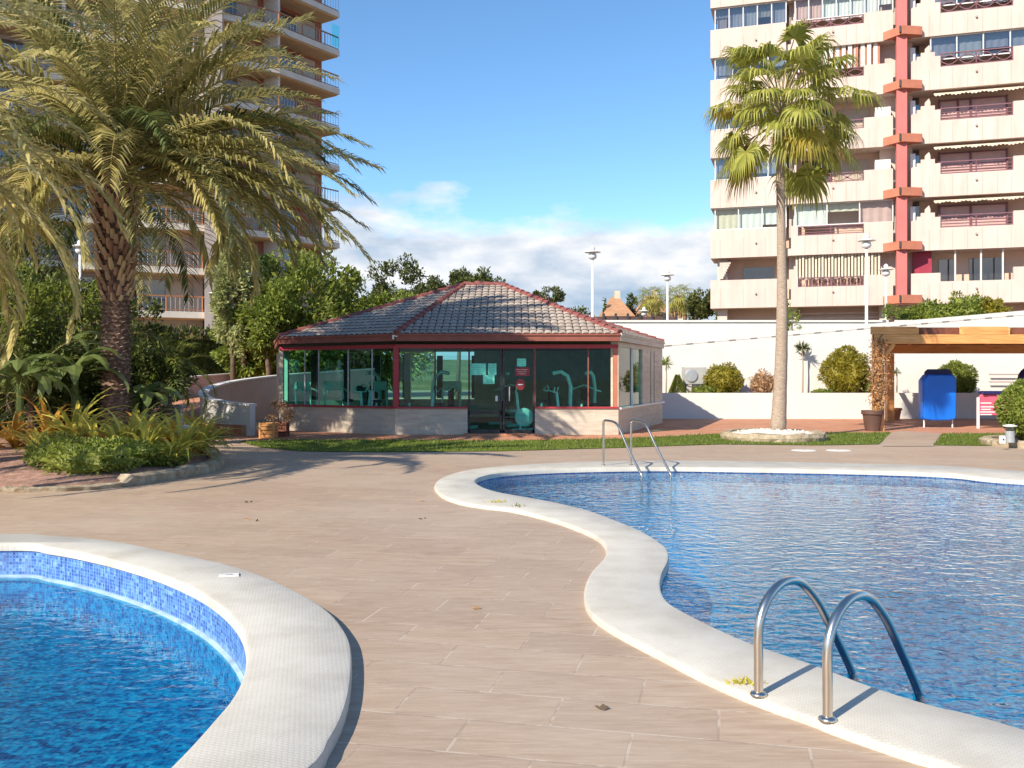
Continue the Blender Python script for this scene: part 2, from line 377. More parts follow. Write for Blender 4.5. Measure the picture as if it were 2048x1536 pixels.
c = g.ramp(wv, (.3, (.52, .215, .065)), (.5, (.70, .33, .11)), (.7, (.80, .43, .17)))
M['pine'] = g.pbr(c, .55, 0, g.bump(wv, .2, .01), .35)
M['dark_wood'] = plain('stained_wood', (.20, .07, .04), .6, var=.3, scale=5)
M['mauve'] = plain('mauve_shade', (.50, .38, .34), .85, var=.1, scale=1.5)  # shade of the ramp walls put into the base colour; pipes share it
g = G('garden_soil'); n = g.noise(6, 6, .7); c = g.ramp(n, (.3, (.20, .12, .085)), (.55, (.36, .215, .165)), (.75, (.52, .36, .29)))
M['soil'] = g.pbr(c, .95, 0, g.bump(g.noise(25, 5, .7), .8, .04), .1)
g = G('rough_stone'); vo = g.n('ShaderNodeTexVoronoi', i_Scale=6.0, i_Vector=g.tc.outputs['Object']); n = g.noise(8, 6, .7)
c = g.ramp(n, (.3, (.24, .18, .11)), (.5, (.46, .37, .26)), (.72, (.62, .52, .38))); c = g.mixc(g.math('MULTIPLY', vo.outputs['Distance'], .6), c, (.2, .16, .1))
M['stone'] = g.pbr(c, .9, 0, g.bump(g.math('ADD', n, vo.outputs['Distance']), .8, .04), .2)
M['gravel'] = plain('white_gravel', (.78, .72, .64), .9, var=.3, scale=25, bump=.8)
g = G('grass_ground'); n = g.noise(3, 6, .7); c = g.ramp(n, (.3, (.07, .11, .015)), (.7, (.17, .22, .035)))
M['grass_soil'] = g.pbr(c, .9, 0, g.bump(g.noise(60, 3), .5, .02), .1)
M['grass'] = leafmat('grass_blade', (.13, .165, .025), (.22, .26, .05), (.08, .105, .015), .3)
M['terrain'] = plain('dry_ground', (.30, .25, .17), .95, var=.3, scale=.2)
g = G('hillside'); n = g.noise(.15, 6, .7); c = g.ramp(n, (.35, (.05, .08, .03)), (.6, (.16, .15, .07)), (.75, (.30, .22, .13)))
M['hill'] = g.pbr(c, .95, 0, g.bump(g.noise(1.5, 4), .8, .5), .1)
g = G('palm_bark'); n = g.noise(7, 6, .7); vo = g.n('ShaderNodeTexVoronoi', i_Scale=9.0, i_Vector=g.map(scale=(1, 1, 1.6)))
c = g.ramp(vo.outputs['Distance'], (.1, (.42, .29, .21)), (.4, (.24, .15, .105)), (.6, (.10, .06, .045))); c = g.mixc(g.math('MULTIPLY', n, .5), c, (.32, .22, .18))
M['palm_bark'] = g.pbr(c, .9, 0, g.bump(vo.outputs['Distance'], -1, .06), .2)
g = G('leaf_base_stub'); geo = g.n('ShaderNodeNewGeometry'); c = g.ramp(geo.outputs['Random Per Island'], (0, (.24, .13, .085)), (.5, (.48, .30, .19)), (1, (.62, .47, .24)))
M['stub'] = g.pbr(c, .8, 0, None, .3)
g = G('fan_palm_bark'); n = g.noise(5, 5, .65, g.map(scale=(2, 2, 9))); c = g.ramp(n, (.3, (.26, .19, .14)), (.55, (.40, .31, .24)), (.75, (.50, .41, .32)))
M['fan_bark'] = g.pbr(c, .9, 0, g.bump(n, .7, .03), .2)
M['bark'] = plain('tree_bark', (.13, .09, .06), .9, var=.4, scale=6, bump=.6)
M['frond_d'] = leafmat('shade_toned_frond', (.09, .125, .035), (.21, .24, .08), (.04, .06, .018), .25, .42)  # shaded fronds: the dark is painted into the leaf colour
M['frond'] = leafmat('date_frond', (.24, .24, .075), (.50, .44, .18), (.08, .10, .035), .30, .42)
M['frond_y'] = leafmat('sunlit_frond', (.47, .40, .12), (.74, .61, .27), (.16, .17, .05), .35, .45)  # bright sun on the fronds painted in as a yellow leaf colour
M['rachis'] = plain('frond_stem', (.34, .28, .10), .6)
M['rachis_or'] = plain('orange_spathe', (.52, .20, .03), .5)
M['fan'] = leafmat('fan_leaf', (.26, .28, .045), (.52, .50, .12), (.08, .10, .025), .35, .42)
M['fan_y'] = leafmat('fan_leaf_yellow', (.40, .33, .05), (.55, .42, .08), (.26, .22, .04), .35)
M['leaf_mid'] = leafmat('leaf_mid', (.14, .195, .03), (.34, .37, .07), (.045, .075, .016))
M['leaf_dark'] = leafmat('leaf_dark', (.055, .085, .02), (.18, .20, .045), (.015, .026, .008), .2)
M['leaf_pine'] = leafmat('leaf_pine', (.07, .095, .025), (.17, .185, .05), (.025, .035, .012), .2)
M['leaf_pale'] = leafmat('leaf_pale', (.27, .31, .11), (.50, .50, .21), (.09, .11, .04), .35)
M['leaf_olive'] = leafmat('leaf_olive', (.22, .20, .02), (.40, .34, .04), (.10, .10, .015), .3)
M['leaf_hedge'] = leafmat('leaf_hedge', (.15, .21, .03), (.32, .36, .06), (.06, .09, .017), .25)
M['leaf_banana'] = leafmat('leaf_banana', (.13, .19, .05), (.30, .36, .13), (.035, .06, .02), .4, .35)
M['leaf_yellow'] = leafmat('leaf_yellow', (.55, .46, .06), (.80, .68, .17), (.24, .25, .04), .35)
M['leaf_orange'] = leafmat('leaf_orange', (.58, .24, .03), (.76, .42, .07), (.24, .10, .03), .35)
M['leaf_dry'] = leafmat('leaf_dry', (.40, .24, .13), (.56, .36, .20), (.2, .12, .07), .3)
M['pot'] = plain('brown_plastic_pot', (.12, .065, .05), .5)
M['pot_terra'] = plain('clay_pot', (.40, .17, .08), .8)
M['blue_cover'] = plain('blue_tarpaulin', (.006, .16, .72), .38, var=.12, scale=2, bump=.4, spec=.5, bs=6)
M['navy'] = plain('navy_fabric', (.02, .02, .10), .5)
M['pink'] = plain('pink_panel', (.70, .12, .19), .6)
M['white_paint'] = plain('white_enamel', (.78, .77, .74), .4, var=.04)
M['grey_metal'] = plain('grey_metal', (.38, .40, .42), .4, .2)
M['black'] = plain('black_plastic', (.03, .03, .035), .5)
M['paper'] = plain('white_paper', (.85, .85, .82), .8, var=.03)
M['ink'] = plain('grey_print', (.35, .38, .38), .8)
M['sign_red'] = plain('red_sign', (.30, .035, .04), .5)
M['orange_roof'] = plain('far_roof_tile', (.46, .25, .14), .85, var=.25, scale=1)
M['far_wall'] = plain('far_house_wall', (.66, .55, .42), .85)
M['far_fence'] = plain('brown_far_fence', (.10, .06, .06), .85, var=.3)
M['dark_floor'] = plain('gym_rubber_floor', (.16, .16, .16), .7)
M['gym_inner'] = plain('gym_inner_wall', (.55, .50, .45), .8)
M['machine'] = plain('pale_machine_frame', (.74, .76, .74), .35)

# ---------------------------------------------------------------- curves for the pools
def cr_closed(pts, sub=8):
    n = len(pts); out = []
    for i in range(n):
        p0, p1, p2, p3 = (Vector(pts[(i+k) % n]) for k in (-1, 0, 1, 2))
        for s in range(sub):
            t = s/sub
            out.append(.5*((2*p1)+(p2-p0)*t+(2*p0-5*p1+4*p2-p3)*t*t+(3*p1-p0-3*p2+p3)*t**3))
    return out
def resample(pts, step=.12):
    out = []; n = len(pts); acc = 0; last = pts[0]; out.append(pts[0])
    for i in range(1, n+1):
        p = pts[i % n]; seg = (p-last).length
        while acc+seg >= step:
            last = last+(p-last)*((step-acc)/seg); out.append(last.copy()); seg = (p-last).length; acc = 0
            if seg < 1e-9: break
        acc += seg; last = p
    if (out[-1]-out[0]).length < step*.5: out.pop()
    return out
def offset(pts, d):                        # positive: outwards (curve assumed either way round)
    n = len(pts); ar = sum(pts[i].x*pts[(i+1) % n].y-pts[(i+1) % n].x*pts[i].y for i in range(n)); s = 1 if ar > 0 else -1
    out = []
    for i in range(n):
        t = (pts[(i+1) % n]-pts[i-1]).normalized(); out.append(Vector((pts[i].x+t.y*s*d, pts[i].y-t.x*s*d, 0)))
    return out
def ring(mb, a, za, b, zb):
    n = len(a); mb.add([(p.x, p.y, za) for p in a]+[(p.x, p.y, zb) for p in b], [(i, (i+1) % n, n+(i+1) % n, n+i) for i in range(n)])
def sheet(mb, loops, z):
    L_ = [[Vector((p.x, p.y, 0)) for p in lp] for lp in loops]; flat = [p for lp in L_ for p in lp]
    mb.add([(p.x, p.y, z) for p in flat], [tuple(t) for t in tessellate_polygon(L_)])
P2 = lambda lst, z: [Vector((W(x, y, z).x, W(x, y, z).y, 0)) for x, y in lst]
ZC = .05
big_in = P2([(950,961),(965,973),(1000,984),(1062,995),(1124,1007),(1180,1021),(1224,1037),(1265,1053),(1299,1070),(1328,1090),(1337,1105),(1336,1122),(1326,1142),(1321,1170),(1334,1200),(1374,1225),(1424,1250),(1504,1285),(1624,1325),(1744,1370),(1874,1410),(2048,1455)], ZC)
big_in += [Vector(p) for p in ((3.35, 2.7, 0), (5.2, 1.3, 0), (8.5, .9, 0), (12, 2.6, 0), (14.2, 6.2, 0), (13.2, 10.2, 0), (10.8, 12.9, 0))]
big_in += P2([(2048,960),(1900,947),(1774,942),(1650,939),(1524,937),(1400,935),(1300,934),(1174,936),(1080,939),(1010,944),(968,951)], ZC)
big_out = P2([(870,966),(880,986),(915,1001),(965,1010),(1024,1017),(1099,1035),(1160,1056),(1198,1075),(1212,1095),(1207,1115),(1180,1145),(1168,1180),(1178,1218),(1224,1254),(1324,1306),(1400,1345),(1474,1378),(1550,1407),(1624,1432),(1674,1452),(1824,1503),(1924,1534)], ZC)
big_out += [Vector(p) for p in ((2.35, 2.9, 0), (4.4, .9, 0), (8.5, .1, 0), (12.7, 2.1, 0), (15.1, 6.2, 0), (14.0, 10.8, 0), (11.2, 13.7, 0))]
big_out += P2([(2048,942),(1900,932),(1774,928),(1650,925),(1500,922),(1400,921),(1300,921),(1174,923),(1060,928),(960,936),(900,948)], ZC)
ZL = .075
sm_out = P2([(0,1067),(100,1070),(225,1081),(350,1105),(475,1133),(575,1172),(650,1215),(690,1260),(703,1300),(701,1365),(686,1425),(657,1480),(615,1535)], ZL)
sm_out += [Vector(p) for p in ((-1.15, 2.9, 0), (-2.2, 1.7, 0), (-4.2, 1.1, 0), (-6.9, 1.7, 0), (-8.9, 4, 0), (-9.2, 6.9, 0), (-7.7, 9, 0))]
sm_in = P2([(0,1086),(100,1093),(200,1112),(300,1140),(380,1172),(435,1205),(475,1245),(491,1285),(490,1335),(466,1390),(425,1440),(380,1490),(335,1535)], ZL)
sm_in += [Vector(p) for p in ((-1.42, 3.4, 0), (-1.62, 2.95, 0), (-2.1, 2.45, 0), (-3.0, 2.0, 0), (-4.3, 1.8, 0), (-6.5, 2.3, 0), (-8.1, 4.3, 0), (-8.4, 6.7, 0), (-7.1, 8.3, 0))]
def pool(inn, outr, zc, zw, depth, wmat, lab, trim):
    mwall = M['mosaic']; inn = resample(cr_closed(inn), .1); outr = resample(cr_closed(outr), .1)
    mb = MB(); o1 = offset(outr, -.03); i1 = offset(inn, .03)
    sheet(mb, [o1, i1], zc)
    ring(mb, o1, zc, offset(outr, -.008), zc-.008); ring(mb, offset(outr, -.008), zc-.008, outr, zc-.028); ring(mb, outr, zc-.028, outr, -.01)
    ring(mb, i1, zc, offset(inn, .008), zc-.008); ring(mb, offset(inn, .008), zc-.008, inn, zc-.028); ring(mb, inn, zc-.028, inn, zc-.075); ring(mb, inn, zc-.075, offset(inn, .03), zc-.075)
    o = mb.build('pool_coping', M['coping'], smooth=2); tag(o, lab[0], kind='structure')
    wl = offset(inn, .02); mb = MB(); ring(mb, wl, zc-.076, wl, zw-.03); ring(mb, wl, zw-.03, wl, -depth); b = mb.build('pool_wall', M['mosaic_wall'], smooth=True); tag(b, lab[1], kind='structure')
    b.data.materials.append(M['mosaic']); [setattr(p, 'material_index', 1) for p in b.data.polygons if p.center.z < zw-.03]
    mb = MB(); sheet(mb, [wl], -depth); b = mb.build('pool_floor', M['mosaic']); tag(b, lab[2], kind='structure')
    mb = MB(); sheet(mb, [offset(inn, .018)], zw); b = mb.build('pool_water', wmat); tag(b, lab[3], kind='structure')
    if trim:
        t0 = offset(inn, .018); t1 = offset(inn, -.008); mb = MB(); ring(mb, t0, zw+.022, t1, zw+.014); ring(mb, t1, zw+.014, t1, zw-.03)
        b = mb.build('pool_ledge', M['ledge'], smooth=2); tag(b, lab[4], kind='structure')
    return outr
hole1 = pool(big_in, big_out, ZC, -.040, .50, M['water_big'], ('cream stone coping curving round the large pool', 'blue mosaic wall of the large pool', 'blue mosaic floor of the large pool', 'rippled blue water of the large pool'), False)
hole2 = pool(sm_in, sm_out, ZL, -.25, .60, M['water_small'], ('raised cream stone coping round the small pool', 'blue mosaic wall of the small pool', 'blue mosaic floor of the small pool', 'calm blue water of the small pool', 'thin white ledge at the waterline of the small pool'), True)
# ---------------------------------------------------------------- ground sheets
rect = lambda x0, y0, x1, y1: [Vector((x0, y0, 0)), Vector((x1, y0, 0)), Vector((x1, y1, 0)), Vector((x0, y1, 0))]
mb = MB(); sheet(mb, [rect(-28, -12, 30, 24.6), offset(hole1, -.04), offset(hole2, -.04)], 0.0)
tag(mb.build('deck', M['deck']), 'light brown stone paving between the pools', kind='structure')
mb = MB(); sheet(mb, [rect(-900, -300, 900, 1200), rect(-16, -8, 20, 20)], -.03)
tag(mb.build('ground', M['terrain']), 'dry ground round the garden', kind='structure')
mb = MB(); sheet(mb, [[W(x, y) for x, y in ((440,882),(470,878),(560,880),(800,884),(1000,886),(1240,879),(1440,873),(1640,869),(1782,868),(1870,869),(2300,869),(2300,836),(1300,836),(900,836),(560,852),(470,868))]], .005)
tag(mb.build('terracotta_path', M['terracotta']), 'terracotta tiled walk in front of the pavilion and white wall', kind='structure')
# path joining the deck and the terrace, lying on the terracotta
mb = MB(); sheet(mb, [[W(x, y) for x, y in ((1765,893),(1868,893),(1885,868),(1800,862),(1772,868))]], .011)
tag(mb.build('path', M['deck']), 'short paved path crossing the grass strip', kind='structure')
lawns = [[(480,884),(560,880),(760,880),(1000,882),(1240,878),(1440,868),(1560,866),(1660,866),(1782,866),(1758,889),(1640,891),(1440,889),(1240,896),(1000,903),(760,905),(600,903),(520,895)], [(1884,868),(2300,866),(2300,890),(1990,892),(1866,891)]]
for k, lp in enumerate(lawns):
    poly = [W(x, y) for x, y in lp]; mb = MB(); sheet(mb, [poly], .012)
    o = mb.build('grass_bed', M['grass_soil']); tag(o, ('grass covered soil of the long strip before the pavilion', 'grass covered soil of the short strip by the pergola')[k], kind='structure')
    tris = tessellate_polygon([[Vector((p.x, p.y, 0)) for p in poly]]); mb = MB(); tot = 9000 if k == 0 else 4500
    ar = [abs((poly[b]-poly[a]).cross(poly[c]-poly[a]).z) for a, b, c in tris]; S = sum(ar)
    for (a, b, c), q in zip(tris, ar):
        for _ in range(int(tot*q/S)):
            u, v_ = rnd.random(), rnd.random()
            if u+v_ > 1: u, v_ = 1-u, 1-v_
            p = poly[a]+(poly[b]-poly[a])*u+(poly[c]-poly[a])*v_; an = rnd.uniform(0, 6.28); h_ = rnd.uniform(.03, .07); dx, dy = math.cos(an)*.012, math.sin(an)*.012
            lx, ly = rnd.uniform(-.03, .03), rnd.uniform(-.03, .03)
            mb.add([(p.x-dx, p.y-dy, .012), (p.x+dx, p.y+dy, .012), (p.x+lx, p.y+ly, .012+h_)], [(0, 1, 2)])
    tag(mb.build('grass', M['grass'], fixn=False), ('green grass of the long strip before the pavilion', 'green grass of the short strip by the pergola')[k], 'grass', kind='stuff')
# hills far away
mb = MB(); nx, ny = 60, 14
vs = []
for j in range(ny+1):
    for i in range(nx+1):
        x = -260+520*i/nx; y = 108+260*j/ny; e = min(1, j/3.0)
        vs.append((x, y, -.05+e*(1.6+3*noise.noise(Vector((x*.012, y*.012, 0)))+j*.45)))
mb.add(vs, [(j*(nx+1)+i, j*(nx+1)+i+1, (j+1)*(nx+1)+i+1, (j+1)*(nx+1)+i) for j in range(ny) for i in range(nx)])
tag(mb.build('hills', M['hill'], smooth=True), 'low scrubby hillside on the horizon', kind='structure')

# ---------------------------------------------------------------- foliage builders
def rv(): 
    while True:
        p = Vector((rnd.uniform(-1,1), rnd.uniform(-1,1), rnd.uniform(-1,1)))
        if .05 < p.length < 1: return p
def leaf(mb, p, d, size, asp=.45, up=None):
    d = d.normalized(); s = d.cross(rv()).normalized()*size*asp*.5
    n_ = d.cross(s).normalized()*size*.12
    mb.add([p, p+d*size*.5+s+n_, p+d*size, p+d*size*.5-s+n_], [(0, 1, 2, 3)])
def crown(mb, c, r, n, size, clumps=30, spread=.22, seed=1, droop=0.0, asp=.5, shell=.6):
    c = Vector(c); r = Vector(r); cc = []
    for k in range(clumps):
        d = rv().normalized()*(shell+(1-shell)*rnd.random())*(.86+.28*rnd.random())
        cc.append((Vector((d.x*r.x, d.y*r.y, d.z*r.z)), rnd.uniform(.6, 1.35)))
    for k in range(n):
        q, s = cc[rnd.randrange(clumps)]; d = rv(); o = Vector((d.x*r.x, d.y*r.y, d.z*r.z))*spread*s*1.25
        p = q+o; dr = (p.normalized()*.7+rv()*.9); dr.z -= droop
        leaf(mb, c+p, dr, size*rnd.uniform(.6, 1.3), asp)
def tree(name, base, hgt, r, n, size, mat, label, cat='tree', group=None, clumps=30, spread=.22, trunk_r=.14, multi=1, droop=0, shell=.55):
    base = Vector(base); t = thing(name, base, label, cat, group); zc = hgt-r[2]
    mb = MB(); 
    for k in range(multi):
        a = 6.28*k/max(1, multi)+.5; o = .25*(multi > 1)
        top = base+Vector((math.cos(a)*o*2, math.sin(a)*o*2, zc))
        mb.tube([base+Vector((math.cos(a)*o, math.sin(a)*o, 0)), base+Vector((math.cos(a)*o*1.2+rnd.uniform(-.1,.1), math.sin(a)*o, zc*.5)), top], [trunk_r, trunk_r*.8, trunk_r*.55], 8)
    for k in range(9):
        d = rv().normalized(); d.z = abs(d.z)*.7; s0 = base+Vector((0, 0, zc*rnd.uniform(.6, 1)))
        e = base+Vector((0, 0, zc))+Vector((d.x*r[0], d.y*r[1], d.z*r[2]))*.8
        mb.tube([s0, (s0+e)/2+Vector((0, 0, .1)), e], [trunk_r*.45, trunk_r*.28, trunk_r*.08], 5)
    part(mb, 'trunk', M['bark'], t, True)
    mb = MB(); crown(mb, base+Vector((0, 0, zc)), r, n, size, clumps, spread, droop=droop, shell=shell)
    o = mb.build('crown', mat, None, fixn=False); o.parent = t; o.data.transform(Matrix.Translation(-base))
    return t
def bush(name, c, r, n, size, mat, label, cat='bush', group=None, rough=.16, stem=True, seed=0, asp=.5):
    """clipped bush: base at c, radii r"""
    c = Vector(c); t = thing(name, c, label, cat, group); cc = c+Vector((0, 0, r[2]))
    mb = MB(); mb.blob(cc, (r[0]*.86, r[1]*.86, r[2]*.86), seed, rough, 14, 9)
    for k in range(n):
        d = rv().normalized(); q = (.9+.14*rnd.random())*(1+rough*noise.noise(d*2.3+Vector((seed, seed*.7, 0)))*2)
        p = Vector((d.x*r[0], d.y*r[1], d.z*r[2]))*q
        if cc.z+p.z < c.z-.02: continue
        leaf(mb, cc+p, d*.8+rv()*.9, size*rnd.uniform(.6, 1.3), asp)
    o = mb.build('foliage', mat, None, fixn=False); o.parent = t; o.data.transform(Matrix.Translation(-c))
    if stem:
        mb = MB(); mb.tube([c, c+Vector((0, 0, r[2]))], [.07, .05], 6); part(mb, 'stem', M['bark'], t)
    return t
def frond(mb, mr, o, az, el, length, droop, nl=46, ll=.5, wd=.028, curl=.0, dens=1.0, twist=0.0):
    """feather frond: rachis into mr, leaflets into mb"""
    pts = []; p = Vector(o); e = el; seg = 14
    for i in range(seg+1):
        pts.append(p.copy()); d = Vector((math.cos(az)*math.cos(e), math.sin(az)*math.cos(e), math.sin(e)))
        p = p+d*length/seg; e -= droop/seg*(.5+1.3*i/seg); az += curl/seg
    mr.tube(pts, [.030*(1-i/seg)*min(1.2, length/4)+.004 for i in range(seg+1)], 5, False)
    for i in range(nl):
        t = .14+.86*(i/(nl-1)); k = t*seg; a = min(int(k), seg-1); q = pts[a].lerp(pts[a+1], k-a)
        d = (pts[a+1]-pts[a]).normalized(); s = d.cross(Vector((0, 0, 1)))
        if s.length < .05: s = Vector((math.sin(az), -math.cos(az), 0))
        s.normalize(); u = s.cross(d).normalized()
        l_ = ll*(max(.22, math.sin(math.pi*min(.93, .12+t*.86)))**.6)*rnd.uniform(.85, 1.1)+.05
        for sg in (-1, 1):
            if rnd.random() > dens: continue
            dr = (d*(.55+.5*t)+s*sg*(1.0-.25*t)+u*rnd.uniform(.05, .55)).normalized()
            m1 = q+dr*l_*.5; dr2 = (dr+Vector((0, 0, -rnd.uniform(.35, .95)))).normalized(); e1 = m1+dr2*l_*.55
            wv = dr.cross(Vector((rnd.uniform(-.3,.3), rnd.uniform(-.3,.3), 1))).normalized()*wd*.5
            mb.add([q-wv*.6, q+wv*.6, m1+wv, m1-wv, e1], [(0, 1, 2, 3), (3, 2, 4)])
def fanleaf(mb, mr, o, az, el, pet, rad, nseg=30, droop=.9):
    d = Vector((math.cos(az)*math.cos(el), math.sin(az)*math.cos(el), math.sin(el)))
    pts = [Vector(o)]; e = el
    for i in range(5):
        dd = Vector((math.cos(az)*math.cos(e), math.sin(az)*math.cos(e), math.sin(e))); pts.append(pts[-1]+dd*pet/5); e -= .14
    mr.tube(pts, [.028, .024, .02, .018, .016, .012], 5, False)
    dd = Vector((math.cos(az)*math.cos(e-.2), math.sin(az)*math.cos(e-.2), math.sin(e-.2)))
    s = dd.cross(Vector((0, 0, 1))).normalized(); u = s.cross(dd).normalized(); c = pts[-1]
    for k in range(nseg):
        th = R(-125+250*k/(nseg-1))+rnd.uniform(-.03, .03); r_ = rad*(1-.22*abs(th)/R(125))*rnd.uniform(.88, 1.08)
        v = dd*math.cos(th)+s*math.sin(th)+u*(.18+.1*math.cos(th*2)); v.normalize()
        wv = v.cross(u).normalized()*rad*.036
        m1 = c+v*r_*.52; v2 = (v+Vector((0, 0, -droop*rnd.uniform(.5, 1)))).normalized(); m2 = m1+v2*r_*.28
        v3 = (v2+Vector((0, 0, -1.3*rnd.uniform(.6, 1.3)))).normalized(); e3 = m2+v3*r_*.42*rnd.uniform(.7, 1.3)
        mb.add([c, m1+wv*1.2, m1-wv*1.2, m2+wv*.7, m2-wv*.7, e3], [(0, 1, 2), (2, 1, 3, 4), (4, 3, 5)])
def split_build(mb, name, mat, root):
    o = mb.build(name, mat, None, fixn=False); o.parent = root; o.data.transform(Matrix.Translation(-root.location)); return o

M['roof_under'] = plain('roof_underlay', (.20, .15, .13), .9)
M['ac_grey'] = plain('ac_casing', (.42, .41, .38), .5)
M['shadow_dash'] = plain('shadow_dash_grey', (.26, .23, .23), .9)  # grey for small shadows painted in below the wall coping
M['curtain_grey'] = plain('grey_blind', (.62, .58, .60), .8, var=.25, scale=.7)
# ================================================================ RIGHT TOWER
TL = Vector((11.5, 53.6, 0)); TD = Vector((.955, -.296, 0)).normalized(); TN = Vector((TD.y, -TD.x, 0))   # TN points to the camera
def uof(px):
    q = (px-1024)/F; return (q*53.6-11.5)/(TD.x-q*TD.y)
tower = thing('apartment_building', TL, 'cream apartment tower with a salmon red column and orange ledges, behind the white wall', 'apartment building')
def tp(u, z, v=0.0): return Vector((TL.x+TD.x*u+TN.x*v, TL.y+TD.y*u+TN.y*v, z))
def tbox(mb, u0, u1, z0, z1, v0, v1):
    P = [tp(u0,z0,v0),tp(u1,z0,v0),tp(u1,z0,v1),tp(u0,z0,v1),tp(u0,z1,v0),tp(u1,z1,v0),tp(u1,z1,v1),tp(u0,z1,v1)]
    mb.add(P, ((0,3,2,1),(4,5,6,7),(0,1,5,4),(1,2,6,5),(2,3,7,6),(3,0,4,7)))
def tprof(mb, pts, v, th):
    P = [tp(u, z, v) for u, z in pts]+[tp(u, z, v-th) for u, z in pts]; n = len(pts)
    mb.add(P, [(i, (i+1) % n, n+(i+1) % n, n+i) for i in range(n)])
    tri = tessellate_polygon([[Vector((u, z, 0)) for u, z in pts]]); mb.add(P, [tuple(t) for t in tri]+[tuple(n+i for i in t) for t in tri])
NF = 9; Z0 = 5.56; FH = 2.9; UE = 19.6
mb = MB(); tbox(mb, .35, UE, -.2, Z0+FH*NF+.5, -11, -1.55); part(mb, 'wall', M['cream_recess'], tower)
mb = MB()
for u0, u1 in ((.35, .9), (4.35, 4.75), (9.2, 10.9), (17.2, 17.9)): tbox(mb, u0, u1, 0, Z0+FH*NF, -1.54, -.9 if u0 > 1 else -.55)
parts(mb, 'pier', M['cream'], tower)
rail_kinds = ['lattice', 'bars', 'scroll', 'bars', 'scroll', 'scroll', 'scroll', 'bars', 'bars']
UA, UB = uof(1596), uof(1728); UC, UD_ = uof(1881), uof(2027); UM0, UM1 = uof(1582), uof(1786); UR0 = uof(1822)
joints = []
def railing(u0, u1, z0, z1, kind, v=-.12):
    mb = MB(); 
    mb.bar(tp(u0, z1, v), tp(u1, z1, v), .05, .05); mb.bar(tp(u0, z0+.06, v), tp(u1, z0+.06, v), .04, .04)
    n = max(2, int((u1-u0)/1.5)); 
    for i in range(n+1):
        u = u0+.03+(u1-u0-.06)*i/n; mb.bar(tp(u, z0, v), tp(u, z1, v), .05, .05)
    for i in range(n):
        a = u0+(u1-u0)*i/n; b = u0+(u1-u0)*(i+1)/n
        if kind == 'bars':
            for q in (.33, .66): mb.bar(tp(a, z0+(z1-z0)*q, v), tp(b, z0+(z1-z0)*q, v), .03, .03)
        elif kind == 'lattice':
            m = 6
            for j in range(m):
                x0 = a+(b-a)*j/m; x1 = a+(b-a)*(j+1)/m
                mb.bar(tp(x0, z0+.05, v), tp(x1, z1, v), .03, .03); mb.bar(tp(x0, z1, v-.01), tp(x1, z0+.05, v-.01), .03, .03)
        else:
            m = 12
            for ph in (0, math.pi):
                pp = [tp(a+(b-a)*j/m, (z0+z1)/2+(z1-z0)*.34*math.sin(2*math.pi*j/m*1.0+ph), v) for j in range(m+1)]
                for j in range(m): mb.bar(pp[j], pp[j+1], .045, .04)
            mb.lathe(tp((a+b)/2, (z0+z1)/2-.06, v), [(.001, 0), (.09, .06), (.001, .12)], 8)
    part(mb, 'railing', M['purple_rail'], tower)
def glazing(u0, u1, z0, z1, mat, n, backmat=None, v=-.20):
    mb = MB(); 
    mb.add([tp(u0, z0, v), tp(u1, z0, v), tp(u1, z1, v), tp(u0, z1, v)], [(0, 1, 2, 3)])
    w_ = part(mb, 'window', mat, tower)
    mb = MB()
    for i in range(n+1):
        u = u0+(u1-u0)*(i/n); mb.bar(tp(u, z0, v+.03), tp(u, z1, v+.03), .055, .05)
    mb.bar(tp(u0, z1-.03, v+.03), tp(u1, z1-.03, v+.03), .05, .05); mb.bar(tp(u0, z0+.03, v+.035), tp(u1, z0+.03, v+.035), .05, .06)
    f = part(mb, 'frame', M['mullion'], w_)
    if backmat is not None:
        for i in range(n):
            a_, b2 = u0+(u1-u0)*i/n, u0+(u1-u0)*(i+1)/n; zz = z0 if rnd.random() < .6 else z0+(z1-z0)*rnd.uniform(.1, .7); q = rnd.random(); mm = backmat if q < .62 else (M['curtain'] if q < .8 else (M['curtain_cream'] if q < .9 else M['shutter']))
            m_ = 7; vs = []
            for j in range(m_+1): uu = a_+.03+(b2-a_-.06)*j/m_; vs += [tp(uu, zz, v-.25-.05*(j % 2)), tp(uu, z1, v-.25-.03*(j % 2))]
            mb = MB(); mb.add(vs, [(2*j, 2*j+2, 2*j+3, 2*j+1) for j in range(m_)]); part(mb, 'blind', mm, w_)
def blinds(u0, u1, z0, z1, mat, n, v=-.3):
    mb = MB(); 
    for i in range(n):
        u = u0+(u1-u0)*(i+.5)/n; h_ = (u1-u0)/n*.62; a = R(35 if i % 2 else 15)
        mb.bar(tp(u, z0, v), tp(u, z1, v), h_, .03) if False else tbox(mb, u-h_/2, u+h_/2, z0, z1, v-.02, v+.02+.05*(i % 3))
    part(mb, 'blind', mat, tower)
def reveal(u0, u1, zf):                    # doors and shutters on the recessed wall
    mb = MB(); tbox(mb, u0, u1, zf+.1, zf+2.3, -1.53, -1.47); return part(mb, 'window', M['dark'], tower)
